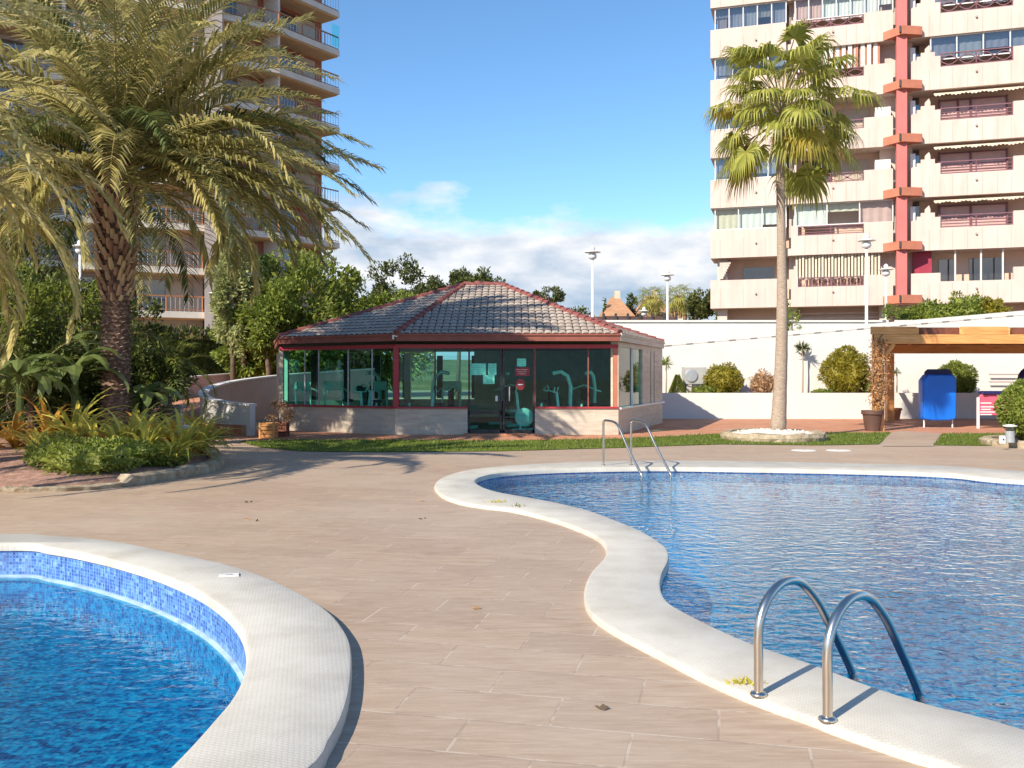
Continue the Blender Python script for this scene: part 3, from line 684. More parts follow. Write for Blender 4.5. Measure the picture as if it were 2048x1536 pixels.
for k in range(NF):
    z = Z0+FH*k; PH = 1.62; zt = z+PH
    # slabs
    mb = MB(); tbox(mb, .05, UE, z+.02, z+.42, -1.54, -.22); part(mb, 'floor_slab', M['cream'], tower)
    # left balcony parapet
    mb = MB(); tbox(mb, 0, uof(1572), z, zt, -.2, 0); tbox(mb, 0, .2, z, zt, -2.6, -.2); part(mb, 'balcony', M['cream'], tower)
    mb = MB(); tprof(mb, [(UM0, z), (UM1, z), (UM1, zt+.05), (UB, zt+.05), (UB, zt-.52), (UA, zt-.52), (UA, zt+.05), (UM0, zt+.05)], 0, .2); part(mb, 'balcony', M['cream'], tower)
    st = []
    if k == 0: st = [(UR0, z), (UE, z), (UE, zt+.25), (UD_, zt+.25), (UD_, zt-.42), (UC, zt-.42), (UC, zt+.05), (UR0, zt+.05)]
    else:
        up_ = uof(1858); q = (up_-UR0)/4; hp = .85
        st = [(UR0, z), (UE, z), (UE, zt+.32), (UD_, zt+.32), (UD_, zt-.42), (UC, zt-.42)]
        st += [(UC, zt+.18), (UC-.28, zt+.18), (UC-.28, zt+.42), (UC-.5, zt+.42), (UC-.5, zt+.62)]
        for i in range(4):
            st += [(up_-q*i*.9, zt+.62+(.2 if i == 0 else 0)-hp*.25*i*.9), (up_-q*(i+1)*.9, zt+.62-hp*.25*i*.9)]
        st += [(UR0, zt-.02)]
    mb = MB(); tprof(mb, st, 0, .2); part(mb, 'balcony', M['cream'], tower)
    for u in [uof(x) for x in (1440, 1486, 1530, 1610, 1635, 1665, 1692, 1712, 1738, 1858, 1880, 1905, 1935, 1965, 1995, 2022)]+[17.0, 17.9]: joints.append((u, z))
    lp = uof(1758), uof(1836)
    # ledge with a shallow point towards the viewer
    mb = MB(); ua, ub = uof(1766), uof(1843); um = uof(1801)
    pl = [(ua, -.0), (um, .85), (ub, .35), (ub, -.2), (ua, -.2)]
    bot = [tp(u, z+.02, v) for u, v in pl]; topp = [tp(u, z+.47, v) for u, v in pl]
    mb.add(bot+topp, [(4,3,2,1,0), (5,6,7,8,9)]+[(i, (i+1) % 5, 5+(i+1) % 5, 5+i) for i in range(5)])
    part(mb, 'ledge', M['orange_ledge'], tower)
    # railings in the parapet notches
    railing(UA, UB, zt-.52, zt+.0, rail_kinds[k] if k else 'lattice')
    if k in (4, 5, 6, 7): railing(UC, UD_, zt-.42, zt+.32, 'scroll')
    elif k: railing(UC, UD_, zt-.42, zt+.25, 'bars')
    zo = z+PH+.0; zc = z+FH
    # left bay openings
    if k == 0:
        mb = MB(); tbox(mb, uof(1484), uof(1546), z+1.5, z+2.45, -1.53, -1.45); part(mb, 'window', M['glass_grey'], tower)
        mb = MB()
        for i in range(7): tbox(mb, .5, .5+.62-i*.07, zo+.95-i*.14, zo+1.1-i*.14, -.5, -.3)
        part(mb, 'bracket', M['cream'], tower)
    elif k in (1,): glazing(.25, uof(1572), zo, zc, M['glass_clear'], 3, M['curtain'])
    else: glazing(.25, uof(1572), zo, zc, M['glass_grey'], 5 if k % 2 else 4, M['shade_panel'] if k % 3 == 0 else M['curtain_grey'])
    # middle bay
    a, b = uof(1590), uof(1762)
    if k == 0: blinds(a, b, zt-.1, zc, M['curtain_cream'], 26)
    elif k == 1: glazing(a, uof(1786), zt+.02, zc, M['glass_clear'], 3, M['curtain'])
    elif k in (2, 3):
        reveal(a+.4, a+2.0, z+.4); mb = MB(); tbox(mb, a+2.3, a+4.0, z+.5, z+2.6, -1.53, -1.46); part(mb, 'shutter', M['shade_panel'], tower)
        mb = MB(); tbox(mb, UM1-.9, UM1-.1, zt+.05, zt+.62, -.75, -.25); part(mb, 'air_conditioner', M['mullion'], tower)
    elif k == 4: blinds(a, b, zt, zc, M['curtain_red'], 20); blinds(a+.1, b-.1, zt, zc, M['curtain'], 13, -.24)
    else: glazing(a, uof(1786), zt+.02, zc, M['glass_clear'], 7, M['curtain'])
    # strip beside the column
    mb = MB(); tbox(mb, uof(1815), uof(1845), zt+.03, zc, -1.5, -1.4); part(mb, 'window', M['glass_grey'] if k else M['magenta'], tower)
    if k: mb = MB(); tbox(mb, uof(1822), uof(1832), zt+.0, zt+.85, -.5, -.3); part(mb, 'screen', M['mullion'], tower)
    # right bay
    if k == 0:
        mb = MB(); tbox(mb, uof(1828), uof(1866), zt-.1, zc, -.6, -.5); part(mb, 'screen', M['magenta'], tower)
        mb = MB(); tbox(mb, uof(1886), uof(1920), z+.5, zc-.35, -1.53, -1.46); tbox(mb, uof(1948), uof(2020), z+.5, zc-.35, -1.53, -1.46); part(mb, 'window', M['glass_grey'], tower)
        mb = MB()
        for px in (1912, 1964, 2008): mb.bar(tp(uof(px), z+1.2, -.3), tp(uof(px), zc, -.3), .07, .07)
        parts(mb, 'post', M['mullion'], tower)
    elif k in (1, 2, 3, 7):
        mb = MB(); ua_, ub_ = uof(1883), uof(2024); tbox(mb, ua_, ub_, z+.9, zc-.35, -1.1, -1.04)
        s_ = part(mb, 'shutter', M['shutter'], tower)
        mb = MB()
        for px in (1884, 1948, 2022) if k != 3 else (1884, 1922, 1948, 2022): mb.bar(tp(uof(px), z+.9, -1.0), tp(uof(px), zc-.3, -1.0), .09, .08)
        mb.bar(tp(ua_, zc-.38, -1.0), tp(ub_, zc-.38, -1.0), .06, .08)
        for j in range(5): mb.bar(tp(ua_, z+1.25+.16*j, -1.02), tp(ub_, z+1.25+.16*j, -1.02), .03, .03)
        part(mb, 'shutter_frame', M['purple_rail'], s_)
        # rolled out awning with a scalloped valance
        mb = MB(); a0, a1 = uof(1868), uof(2048); n = 44
        vs = []
        for i in range(n+1):
            u = a0+(a1-a0)*i/n; zz = zc-.02-.07*(i % 2)-.03*math.sin(i*.7)
            vs += [tp(u, zc-.10, -.6), tp(u, zc-.20, -.05), tp(u, zz-.26, -.04)]
        mb.add(vs, [(3*i+j, 3*i+3+j, 3*i+4+j, 3*i+1+j) for i in range(n) for j in (0, 1)]); part(mb, 'awning', M['awning'], tower)
    else: glazing(uof(1862), UE-.1, zt+.0, zc, M['glass_grey'], 6, M['curtain_grey'])
mb = MB()
for u, z in joints: mb.add([tp(u, z+.03, .006), tp(u+.018, z+.03, .006), tp(u+.018, z+1.1, .006), tp(u, z+1.1, .006)], [(0, 1, 2, 3)])
for k in range(NF):
    for px in (1510, 1664, 1951): tbox(mb, uof(px), uof(px)+.09, Z0+FH*k+.75, Z0+FH*k+.84, 0, .10)
part(mb, 'panel_joint', M['joint'], tower)
mb = MB(); uc0, uc1 = uof(1791), uof(1812)
for k in range(-1, NF): tbox(mb, uc0, uc1, (Z0+FH*k+.47) if k >= 0 else Z0+.0, Z0+FH*(k+1)+.02, -.1, .55)
part(mb, 'column', M['red_col'], tower)
mb = MB(); 
for k in range(NF): tbox(mb, uc0+.12, uc0+.2, Z0+FH*k+.1, Z0+FH*k+.45, .70, .9)
parts(mb, 'spout', M['dark'], tower)
mb = MB()
for (p0, p1) in ((1470, 1540), (1592, 1642)): tbox(mb, uof(p0), uof(p1), 4.2, 4.85, -1.5, -1.45)
parts(mb, 'vent_opening', M['dark'], tower)
mb = MB()
for i in range(4): tbox(mb, uof(1600), uof(1768), 4.35+i*.28, 4.45+i*.28, -1.5, -1.40)
tbox(mb, .4, UE, Z0+FH*NF, Z0+FH*NF+1.2, -10, .1); parts(mb, 'trim', M['cream'], tower)

# ================================================================ LEFT TOWER
lt = thing('apartment_building', (-25, 62, 0), 'large grey-pink apartment block with long pale balconies, behind the date palm', 'apartment building')
LP = [(-40.0, 43.0), (-31.0, 55.5), (-24.6, 59.4), (-20.3, 61.6)]            # left wing, corner by corner
RP = [(-19.9, 62.2), (-16.3, 64.9), (-13.0, 69.8)]                           # right wing
LZ0 = 5.9; LN = 9
def seg_n(a, b): d = Vector((b[0]-a[0], b[1]-a[1], 0)).normalized(); return d, Vector((d.y, -d.x, 0))
def inset(pts, dd):
    out = []
    for i, p in enumerate(pts):
        ns = []
        if i > 0: ns.append(seg_n(pts[i-1], p)[1])
        if i < len(pts)-1: ns.append(seg_n(p, pts[i+1])[1])
        n_ = sum(ns, Vector((0, 0, 0))).normalized(); k = dd/max(.5, n_.dot(ns[0])); out.append((p[0]-n_.x*k, p[1]-n_.y*k))
    return out
for wi, pts in enumerate((LP, RP)):
    back = inset(pts, 1.9)
    mb = MB(); mb.prism(back+[(back[-1][0]-2, back[-1][1]+14), (back[0][0]-2, back[0][1]+14)] if wi == 0 else back+[(-18.2, 80), (-24, 78)], 0, LZ0+FH*LN+1)
    part(mb, 'wall', M['lt_wall'] if wi == 0 else M['lt_red'], lt)
    for k in range(LN+1):
        z = LZ0+FH*k; mb = MB(); mb.prism(pts+back[::-1], z-.42, z); part(mb, 'floor_slab', M['lt_slab'], lt)
        mb = MB(); mb.prism(inset(pts, .25)+back[::-1], z-.47, z-.425); part(mb, 'soffit', M['lt_soffit'], lt)
        if k == LN: continue
        mr, mbars = MB(), MB()
        rp = inset(pts, .14)
        for i in range(len(rp)-1):
            a, b = rp[i], rp[i+1]; ln = math.dist(a, b); mr.bar((a[0], a[1], z+1.0), (b[0], b[1], z+1.0), .07, .09)
            mr.bar((a[0], a[1], z+.12), (b[0], b[1], z+.12), .05, .05)
            n = int(ln/.28)
            for j in range(n+1):
                x = a[0]+(b[0]-a[0])*j/n; y = a[1]+(b[1]-a[1])*j/n; big = j % 8 == 0
                (mr if big else mbars).bar((x, y, z), (x, y, z+1.0), .07 if big else .025, .07 if big else .025)
        r_ = part(mr, 'railing', M['wood_rail'], lt); part(mbars, 'railing_infill', M['grey_metal'], r_)
        mw, md = MB(), MB(); bk = inset(pts, 1.86)
        for i in range(len(bk)-1):
            a, b = bk[i], bk[i+1]; ln = math.dist(a, b); d, n_ = seg_n(a, b); n = max(1, int(ln/3.6))
            for j in range(n):
                s0 = ln*(j+.12)/n; s1 = ln*(j+.5)/n; s2 = ln*(j+.86)/n
                P = lambda s, zz, o=0.04: (a[0]+d.x*s+n_.x*o, a[1]+d.y*s+n_.y*o, zz)
                md.add([P(s0, z+.05), P(s1, z+.05), P(s1, z+2.15), P(s0, z+2.15)], [(0, 1, 2, 3)])
                if (i+j+k) % 3: mw.add([P(s1+.05, z+.05), P(s2, z+.05), P(s2, z+2.2), P(s1+.05, z+2.2)], [(0, 1, 2, 3)])
        parts(md, 'window', M['glass_grey'], lt)
        if mw.f: parts(mw, 'shutter', M['shade_panel'], lt)
    # divider walls between flats
    mb = MB()
    for i in range(len(pts)-1):
        a, b = pts[i], pts[i+1]; d, n_ = seg_n(a, b); ln = math.dist(a, b)
        for s in ([ln*.5] if ln > 6 else [.3]):
            mb.bar((a[0]+d.x*s-n_.x*1.0, a[1]+d.y*s-n_.y*1.0, 0), (a[0]+d.x*s-n_.x*1.0, a[1]+d.y*s-n_.y*1.0, LZ0+FH*LN-.5), .22, 1.7) if False else mb.prism([(a[0]+d.x*(s-.1)-n_.x*.4, a[1]+d.y*(s-.1)-n_.y*.4), (a[0]+d.x*(s+.1)-n_.x*.4, a[1]+d.y*(s+.1)-n_.y*.4), (a[0]+d.x*(s+.1)-n_.x*1.9, a[1]+d.y*(s+.1)-n_.y*1.9), (a[0]+d.x*(s-.1)-n_.x*1.9, a[1]+d.y*(s-.1)-n_.y*1.9)], 0, LZ0+FH*LN-.5)
    parts(mb, 'divider', M['lt_slab'], lt)
mb = MB(); mb.prism([(-20.35, 61.2), (-19.35, 61.75), (-19.9, 64.5), (-21, 64)], 0, LZ0+FH*LN+2); part(mb, 'pier', M['lt_wall'], lt)
mb = MB(); mb.prism([(-40, 45.2), (-31.3, 57.4), (-20.6, 63.2), (-20.6, 66), (-42, 60)], 0, LZ0-1.3); part(mb, 'base', M['lt_soffit'], lt)
mb = MB(); mb.add([(-13.0, 69.7, 26.3+.05), (-13.45, 69.03, 26.35), (-13.45, 69.03, 28.0), (-13.0, 69.7, 28.0)], [(0, 1, 2, 3)]); part(mb, 'glass_screen', M['glass_green'], lt)

# ================================================================ PAVILION
G_ = Vector((-7.1, 28.2, 0)); A_ = Vector((-3.27, 25.9, 0)); B_ = Vector((2.98, 25.9, 0)); C_ = Vector((5.25, 32.3, 0)); D_ = Vector((2.3, 36.2, 0)); E_ = Vector((-4.2, 36.6, 0)); F_ = Vector((-8.3, 33.0, 0))
gym = thing('gym_pavilion', (-1.5, 30.5, 0), 'low glass-walled gym pavilion with a tiled hip roof and red trim, by the pools', 'pavilion')
FP = [G_, A_, B_, C_, D_, E_, F_]; cen = Vector((-1.2, 31, 0))
ZS, ZTOP = .74, 2.50
mb = MB(); mb.prism([p+(cen-p).normalized()*.2 for p in FP], -.01, .03); part(mb, 'floor', M['dark_floor'], gym)
def wallseg(mb, a, b, z0, z1, th=.22):
    d = (b-a).normalized(); n_ = Vector((d.y, -d.x, 0))   # outward (points ordered so)
    mb.prism([a, b, b-n_*th, a-n_*th], z0, z1)
DX0, DX1 = (935-1024)/F*25.9, (1070-1024)/F*25.9
for a, b in ((G_, A_), (A_, Vector((DX0, 25.9, 0))), (Vector((DX1, 25.9, 0)), B_), (F_, G_)):
    mb = MB(); wallseg(mb, a, b, 0, ZS); part(mb, 'wall', M['clad'], gym)
# right side: cladded wall with two tall openings
dC = (C_-B_); lC = dC.length; dC.normalize()
def onC(s): return B_+dC*s
mb = MB(); wallseg(mb, onC(.0), C_, 0, ZS); wallseg(mb, onC(.0), C_, ZTOP-.02, ZTOP+.25)
for s0, s1 in ((0, .12), (3.35, 4.6), (4.75, 5.2), (5.35, lC)): wallseg(mb, onC(s0), onC(s1), ZS, ZTOP-.02)
part(mb, 'wall', M['clad'], gym)
mb = MB(); n_ = Vector((dC.y, -dC.x, 0))
for s0, s1 in ((.12, 2.0), (2.05, 3.35), (4.6, 4.75), (5.2, 5.35)):
    a, b = onC(s0)-n_*.06, onC(s1)-n_*.06; mb.add([(a.x, a.y, ZS), (b.x, b.y, ZS), (b.x, b.y, ZTOP-.02), (a.x, a.y, ZTOP-.02)], [(0, 1, 2, 3)])
part(mb, 'window', M['glass_green'], gym)
mb = MB(); a = onC(2.02)-n_*.05; mb.bar((a.x, a.y, ZS), (a.x, a.y, ZTOP), .06, .08)
a, b = onC(.02)+n_*.02, onC(lC)+n_*.02; mb.bar((a.x, a.y, ZS), (b.x, b.y, ZS), .12, .05); part(mb, 'sill', M['white_paint'], gym)
for a, b in ((C_, D_), (D_, E_+(D_-E_)*.42)):
    mb = MB(); wallseg(mb, a, b, 0, 2.7); part(mb, 'wall', M['gym_inner'], gym)
mb = MB(); wallseg(mb, E_+(D_-E_)*.42, E_, 0, ZS); wallseg(mb, E_, F_, 0, ZS); part(mb, 'wall', M['gym_inner'], gym)
def panes(a, b, n, z0, z1, mat, frame, inset_=.08, fw=.035, name='window'):
    d = (b-a).normalized(); n_ = Vector((d.y, -d.x, 0)); a, b = a-n_*inset_, b-n_*inset_
    mb = MB(); mb.add([(a.x, a.y, z0), (b.x, b.y, z0), (b.x, b.y, z1), (a.x, a.y, z1)], [(0, 1, 2, 3)]); w_ = part(mb, name, mat, gym)
    mb = MB()
    for i in range(n+1) if isinstance(n, int) else n:
        t = i/n if isinstance(n, int) else i; p = a.lerp(b, t); mb.bar((p.x, p.y, z0), (p.x, p.y, z1), fw, fw)
    if mb.f: part(mb, 'mullion', frame, w_)
    return w_
panes(G_, A_, [.0, .22, .345, .6, .8, 1], ZS+.04, ZTOP-.05, M['glass_green'], M['grey_metal'])
panes(A_, Vector((DX0, 25.9, 0)), [0, .55], ZS+.04, ZTOP-.05, M['glass_green'], M['dark'])
panes(Vector((DX1, 25.9, 0)), B_, [0, .64, 1], ZS+.04, ZTOP-.05, M['glass_green'], M['fascia'])
panes(F_, G_, 4, ZS+.04, ZTOP-.05, M['glass_green'], M['grey_metal'])
panes(E_, F_, 4, ZS+.04, ZTOP-.05, M['glass_clear'], M['dark'], fw=.22)
panes(E_+(D_-E_)*.42, E_, 2, ZS+.04, ZTOP-.05, M['glass_clear'], M['dark'], fw=.22)
# doors
for k, (x0, x1) in enumerate(((DX0+.02, (1003-1024)/F*25.95), ((1006-1024)/F*25.95, DX1-.02))):
    y = 26.0; mb = MB(); mb.add([(x0, y, .06), (x1, y, .06), (x1, y, ZTOP-.05), (x0, y, ZTOP-.05)], [(0, 1, 2, 3)]); dd = part(mb, 'door', M['glass_green'], gym)
    mb = MB(); mb.bar((x0+.02, y-.02, .06), (x0+.02, y-.02, ZTOP-.05), .05, .05); mb.bar((x1-.02, y-.02, .06), (x1-.02, y-.02, ZTOP-.05), .05, .05)
    mb.bar((x0, y-.02, .10), (x1, y-.02, .10), .05, .09)
    if k == 0: mb.bar((x0, y-.02, .62), (x1, y-.02, .62), .05, .08)
    part(mb, 'frame', M['dark'], dd)
    mb = MB(); xh = x1-.14 if k == 0 else x0+.18
    if k == 0: mb.box((xh, y-.05, 1.02), (.07, .05, .16), bev=.01)
    else: mb.bar((xh, y-.06, .95), (xh, y-.06, 1.35), .03, .03)
    part(mb, 'handle', M['white_paint'], dd)
# red rails and posts
def redrail(a, b, z, h_, w_, name, mat, out=.0):
    d = (b-a).normalized(); n_ = Vector((d.y, -d.x, 0)); a, b = a+n_*out, b+n_*out
    mb = MB(); mb.bar((a.x, a.y, z), (b.x, b.y, z), w_, h_); part(mb, name, mat, gym)
for a, b in ((G_, A_), (A_, Vector((DX0, 25.9, 0))), (Vector((DX1, 25.9, 0)), B_), (F_, G_)):
    redrail(a, b, ZS+.025, .05, .26, 'sill', M['red_paint'], -.09)
for a, b in ((G_, A_), (A_, B_), (F_, G_)): redrail(a, b, ZTOP-.02, .11, .1, 'lintel', M['red_paint'], -.05)
mb = MB()
mb.box((A_.x+.02, A_.y+.05, (ZS+ZTOP)/2), (.17, .14, ZTOP-ZS), bev=.01); part(mb, 'post', M['red_paint'], gym)
mb = MB(); mb.box((B_.x-.09, B_.y+.06, (ZS+ZTOP)/2), (.13, .13, ZTOP-ZS), bev=.01); part(mb, 'post', M['orange_ledge'], gym)
mb = MB(); mb.box((G_.x+.06, G_.y+.06, (ZS+ZTOP)/2), (.14, .14, ZTOP-ZS), bev=.01); part(mb, 'post', M['clad'], gym)
mb = MB()
for p in (C_, F_, E_, D_): mb.box((p.x+(cen.x-p.x)*.03, p.y+(cen.y-p.y)*.03, 1.6), (.25, .25, 1.9))
part(mb, 'post', M['gym_inner'], gym)
# roof
ov = .38; EV = []
for i, p in enumerate(FP):
    d0 = (p-FP[i-1]).normalized(); d1 = (FP[(i+1) % 7]-p).normalized(); n0 = Vector((d0.y, -d0.x, 0)); n1_ = Vector((d1.y, -d1.x, 0)); nn = (n0+n1_).normalized()
    q = p+nn*(ov/max(.5, nn.dot(n0))); q.z = 2.80; EV.append(q)
Ge, Ae, Be, Ce, De, Ee, Fe = EV
Ge.x = (557-1024)/F*Ge.y; Ce.x = (1327-1024)/F*Ce.y; Fe.x += .25; Ae.x = (792-1024)/F*Ae.y; Be.x = (1240-1024)/F*Be.y
P1 = Vector((-1.56, 30.4, 4.62)); P2_ = Vector((-.32, 30.4, 4.62)); P3 = Vector((-.9, 31.6, 4.70))
faces = [(Ae, Be, P2_, P1), (Ge, Ae, P1), (Be, Ce, P3, P2_), (Fe, Ge, P1), (Ce, De, P3), (De, Ee, P3), (Ee, Fe, P1, P3), ]
mb = MB()
for f in faces:
    if len(f) == 4: mb.add(f, [(0, 1, 2), (0, 2, 3)])
    else: mb.add(f, [(0, 1, 2)])
mb.add([P1, P2_, P3], [(0, 1, 2)])
roof = part(mb, 'roof', M['roof_under'], gym)
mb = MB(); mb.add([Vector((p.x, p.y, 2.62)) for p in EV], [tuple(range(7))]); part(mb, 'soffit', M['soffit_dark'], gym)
def inside(u, v_, poly):
    c = False; n = len(poly)
    for i in range(n):
        x1, y1 = poly[i]; x2, y2 = poly[(i+1) % n]
        if (y1 > v_) != (y2 > v_) and u < (x2-x1)*(v_-y1)/(y2-y1)+x1: c = not c
    return c
for fi, f in enumerate(faces[:4]+faces[4:5]):
    o = f[0]; ax = (f[1]-f[0]).normalized(); nrm = (f[1]-f[0]).cross(f[2]-f[0]).normalized()
    if nrm.z < 0: nrm = -nrm
    up = nrm.cross(ax).normalized()
    if up.z < 0: up = -up
    poly = [((p-o).dot(ax), (p-o).dot(up)) for p in f]; W_, H_ = .205, .31
    mu = max(p[0] for p in poly); mv = max(p[1] for p in poly); mb = MB(); nu = min(p[0] for p in poly)
    for r in range(int(mv/H_)+1):
        for c in range(int(nu/W_)-1, int(mu/W_)+2):
            u = (c+.5)*W_; v_ = r*H_
            if not inside(u, v_+H_*.35, poly) and not (inside(u, v_+.05, poly) and r == 0): continue
            lift = .028; ln = H_*1.12; js = rnd.uniform(-.008, .008); P = []
            for (vv, lf, rr) in ((v_-.03, lift, .104), (v_-.03+ln, .010, .09)):
                for s in range(6):
                    th = math.pi*s/5; P.append(o+ax*(u+js+math.cos(th)*rr)+up*vv+nrm*(lf+math.sin(th)*.034*(1 if vv == v_-.03 else .9)))
            mb.add(P, [(s, s+1, 7+s, 6+s) for s in range(5)])
    part(mb, 'roof_tiles', M['tile'], roof)
mb = MB()
def caps(a, b, r=.10, step=.30):
    d = b-a; n = max(1, int(d.length/step)); 
    for i in range(n):
        p, q = a+d*(i/n)+Vector((0, 0, .045)), a+d*((i+1.12)/n)+Vector((0, 0, .02)); mb.tube([p, q], [r, r*.82], 8)
for a, b in ((Ae, P1), (Be, P2_), (Ge, P1), (Ce, P3), (P1, P2_), (P2_, P3), (P1, P3), (Fe, P1), (De, P3)): caps(a, b)
part(mb, 'ridge_tiles', M['ridge'], roof)
mb = MB(); mb.tube([P1+Vector((.45, .1, .05)), P1+Vector((.45, .1, .16))], [.16, .10], 8); part(mb, 'finial', M['ridge'], roof)
for i in range(7):
    a, b = EV[i], EV[(i+1) % 7]; mb = MB(); mb.bar((a.x, a.y, 2.70), (b.x, b.y, 2.70), .05, .17); mb.bar((a.x, a.y, 2.795), (b.x, b.y, 2.795), .12, .055)
    if i not in (2,): part(mb, 'fascia', M['fascia'], gym)
    else: part(mb, 'fascia', M['clad'], gym)
mb = MB(); mb.box((Ae.x-.07, Ae.y-.06, 2.72), (.05, .06, .13), bev=.01); mb.bar((Ae.x-.07, Ae.y-.08, 2.76), (Ae.x+.05, Ae.y-.10, 2.74), .03, .03); part(mb, 'lamp', M['white_paint'], gym)
mb = MB(); mb.bar((DX0-.1, 25.78, .02), (DX1+.1, 25.78, .02), .55, .05); part(mb, 'doorstep', M['terracotta'], gym)
# papers and stickers behind the door glass
def sheet_on(px0, py0, px1, py1, Y, name, mat, label, cat, lines=0, extra=None):
    a, b = A(px0, py1, Y), A(px1, py0, Y); c = (a+b)/2; t = thing(name, c, label, cat); mb = MB(); mb.box(c, (b.x-a.x, .004, b.z-a.z)); part(mb, 'panel', mat, t)
    if lines:
        mb = MB()
        for i in range(lines):
            z = b.z-(b.z-a.z)*(i+1)/(lines+1.0); mb.box(((a.x+b.x)/2-.01, Y-.006, z), ((b.x-a.x)*(.78-.1*(i % 3)), .003, .008))
        part(mb, 'print', extra or M['ink'], t)
    return t
sheet_on(938, 727, 972, 750, 26.05, 'paper_notice', M['paper'], 'wide white notice, leftmost of the papers on the gym door', 'notice', 5)
sheet_on(976, 727, 993, 750, 26.05, 'paper_notice', M['paper'], 'white notice at the upper right of the left door leaf', 'notice', 5)
sheet_on(966, 750.5, 989, 768, 26.05, 'paper_notice', M['paper'], 'white notice hanging below the others on the left door leaf', 'notice', 4)
sheet_on(1034, 717, 1052, 733, 26.05, 'paper_notice', M['paper'], 'small white notice above the red sign on the right door leaf', 'notice', 3)
sheet_on(1030, 735, 1059, 752, 25.985, 'warning_sign', M['sign_red'], 'red sign with pale lines on the right door leaf', 'sign', 3, M['paper'])
c = A(1041, 769, 25.98); t = thing('warning_sign', c, 'round red sign lower down on the right door leaf', 'sign')
mb = MB(); n = 16; mb.prism([(0, 0, 0)]*0 or [(c.x+.13*math.cos(6.283*i/n), c.y) for i in range(n)], 0, 0) if False else mb.add([(c.x+.13*math.cos(6.283*i/n), 25.98, c.z+.16*math.sin(6.283*i/n)) for i in range(n)]+[(c.x+.13*math.cos(6.283*i/n), 25.99, c.z+.16*math.sin(6.283*i/n)) for i in range(n)], [tuple(range(n)), tuple(range(n, 2*n))]+[(i, (i+1) % n, n+(i+1) % n, n+i) for i in range(n)])
part(mb, 'panel', M['sign_red'], t)
mb = MB(); mb.box((c.x, 25.972, c.z), (.15, .004, .03)); part(mb, 'print', M['paper'], t)
# machines
def bike(x, y, rz, label):
    t = thing('exercise_bike', (x, y, .03), label, 'exercise bike', 'machines inside the gym', rz)
    mb = MB(); mb.bar((-.5, 0, .05), (.5, 0, .05), .08, .07); mb.bar((-.5, -.25, .05), (-.5, .25, .05), .07, .06); mb.bar((.5, -.25, .05), (.5, .25, .05), .07, .06)
    mb.tube([(-.28, 0, .08), (-.32, 0, .85)], .035, 8); mb.tube([(.3, 0, .08), (.42, 0, 1.15)], .04, 8); mb.tube([(-.3, 0, .35), (.3, 0, .35)], .05, 8); part(mb, 'frame', M['machine'], t, local=True)
    mb = MB(); mb.tube([(.2, -.06, .42), (.2, .06, .42)], .27, 20); part(mb, 'flywheel', M['machine'], t, local=True)
    mb = MB(); mb.box((-.32, 0, .88), (.28, .2, .08), bev=.02); part(mb, 'saddle', M['black'], t, local=True)
    mb = MB(); mb.tube([(.42, -.25, 1.3), (.46, -.22, 1.15), (.42, 0, 1.15), (.46, .22, 1.15), (.42, .25, 1.3)], .02, 6); part(mb, 'handlebar', M['machine'], t, local=True)
    mb = MB(); mb.box((.47, 0, 1.25), (.06, .22, .16), bev=.02); part(mb, 'console', M['black'], t, local=True); return t
def machine(x, y, rz, label, arch=True):
    t = thing('weight_machine', (x, y, .03), label, 'weight machine', 'machines inside the gym', rz)
    mb = MB(); mb.bar((-.7, 0, .05), (.7, 0, .05), .1, .08); mb.bar((-.7, -.4, .05), (-.7, .4, .05), .1, .08); mb.bar((.7, -.4, .05), (.7, .4, .05), .1, .08)
    mb.tube([(.55, 0, .05), (.6, 0, 1.3), (.5, 0, 1.62), (.3, 0, 1.75), (.05, 0, 1.7)], .06, 8); part(mb, 'frame', M['machine'], t, local=True)
    mb = MB(); 
    for i in range(9): mb.box((.38, 0, .15+i*.075), (.22, .3, .06))
    part(mb, 'weight_stack', M['black'], t, local=True)
    mb = MB(); mb.box((-.3, 0, .5), (.42, .34, .09), bev=.02); part(mb, 'seat', M['machine'], t, local=True)
    mb = MB(); mb.box((-.02, 0, .95), (.09, .3, .6), bev=.02); part(mb, 'backrest', M['black'], t, local=True)
    mb = MB(); mb.tube([(.05, -.5, 1.15), (-.15, -.42, 1.2), (-.1, 0, 1.35), (-.15, .42, 1.2), (.05, .5, 1.15)], .025, 6); part(mb, 'handle', M['machine'], t, local=True); return t
def treadmill(x, y, rz, label):
    t = thing('treadmill', (x, y, .03), label, 'treadmill', 'machines inside the gym', rz)
    mb = MB(); mb.box((0, 0, .14), (1.6, .7, .14), bev=.03); part(mb, 'base', M['machine'], t, local=True)
    mb = MB(); mb.box((-.05, 0, .215), (1.4, .48, .02)); part(mb, 'belt', M['black'], t, local=True)
    for s in (-.33, .33): mb = MB(); mb.tube([(.65, s, .2), (.72, s, 1.25), (.3, s, 1.1)], .035, 8); part(mb, 'handrail', M['machine'], t, local=True)
    mb = MB(); mb.box((.74, 0, 1.3), (.1, .68, .3), bev=.03); part(mb, 'console', M['machine'], t, local=True); return t
bike(-4.7, 28.2, .6, 'exercise bike seen through the left facet near its red corner post')
treadmill(-5.4, 29.6, 2.2, 'pale treadmill seen through the middle of the left facet')
treadmill(-3.9, 30.2, 2.4, 'pale treadmill standing just behind the red corner post')
bike(-2.75, 27.6, .3, 'exercise bike just right of the red corner post')
machine(-1.9, 28.6, 2.8, 'curved weight machine left of the gym door')
machine(1.15, 27.4, .15, 'tall curved weight machine between the door and the right corner')
bike(.55, 27.0, 3.2, 'low exercise bike right of the gym door')
treadmill(-6.0, 28.9, 2.6, 'treadmill nearest the left end of the glass facet')
bike(-4.2, 27.3, 2.4, 'exercise bike left of the red corner post, close to the glass')
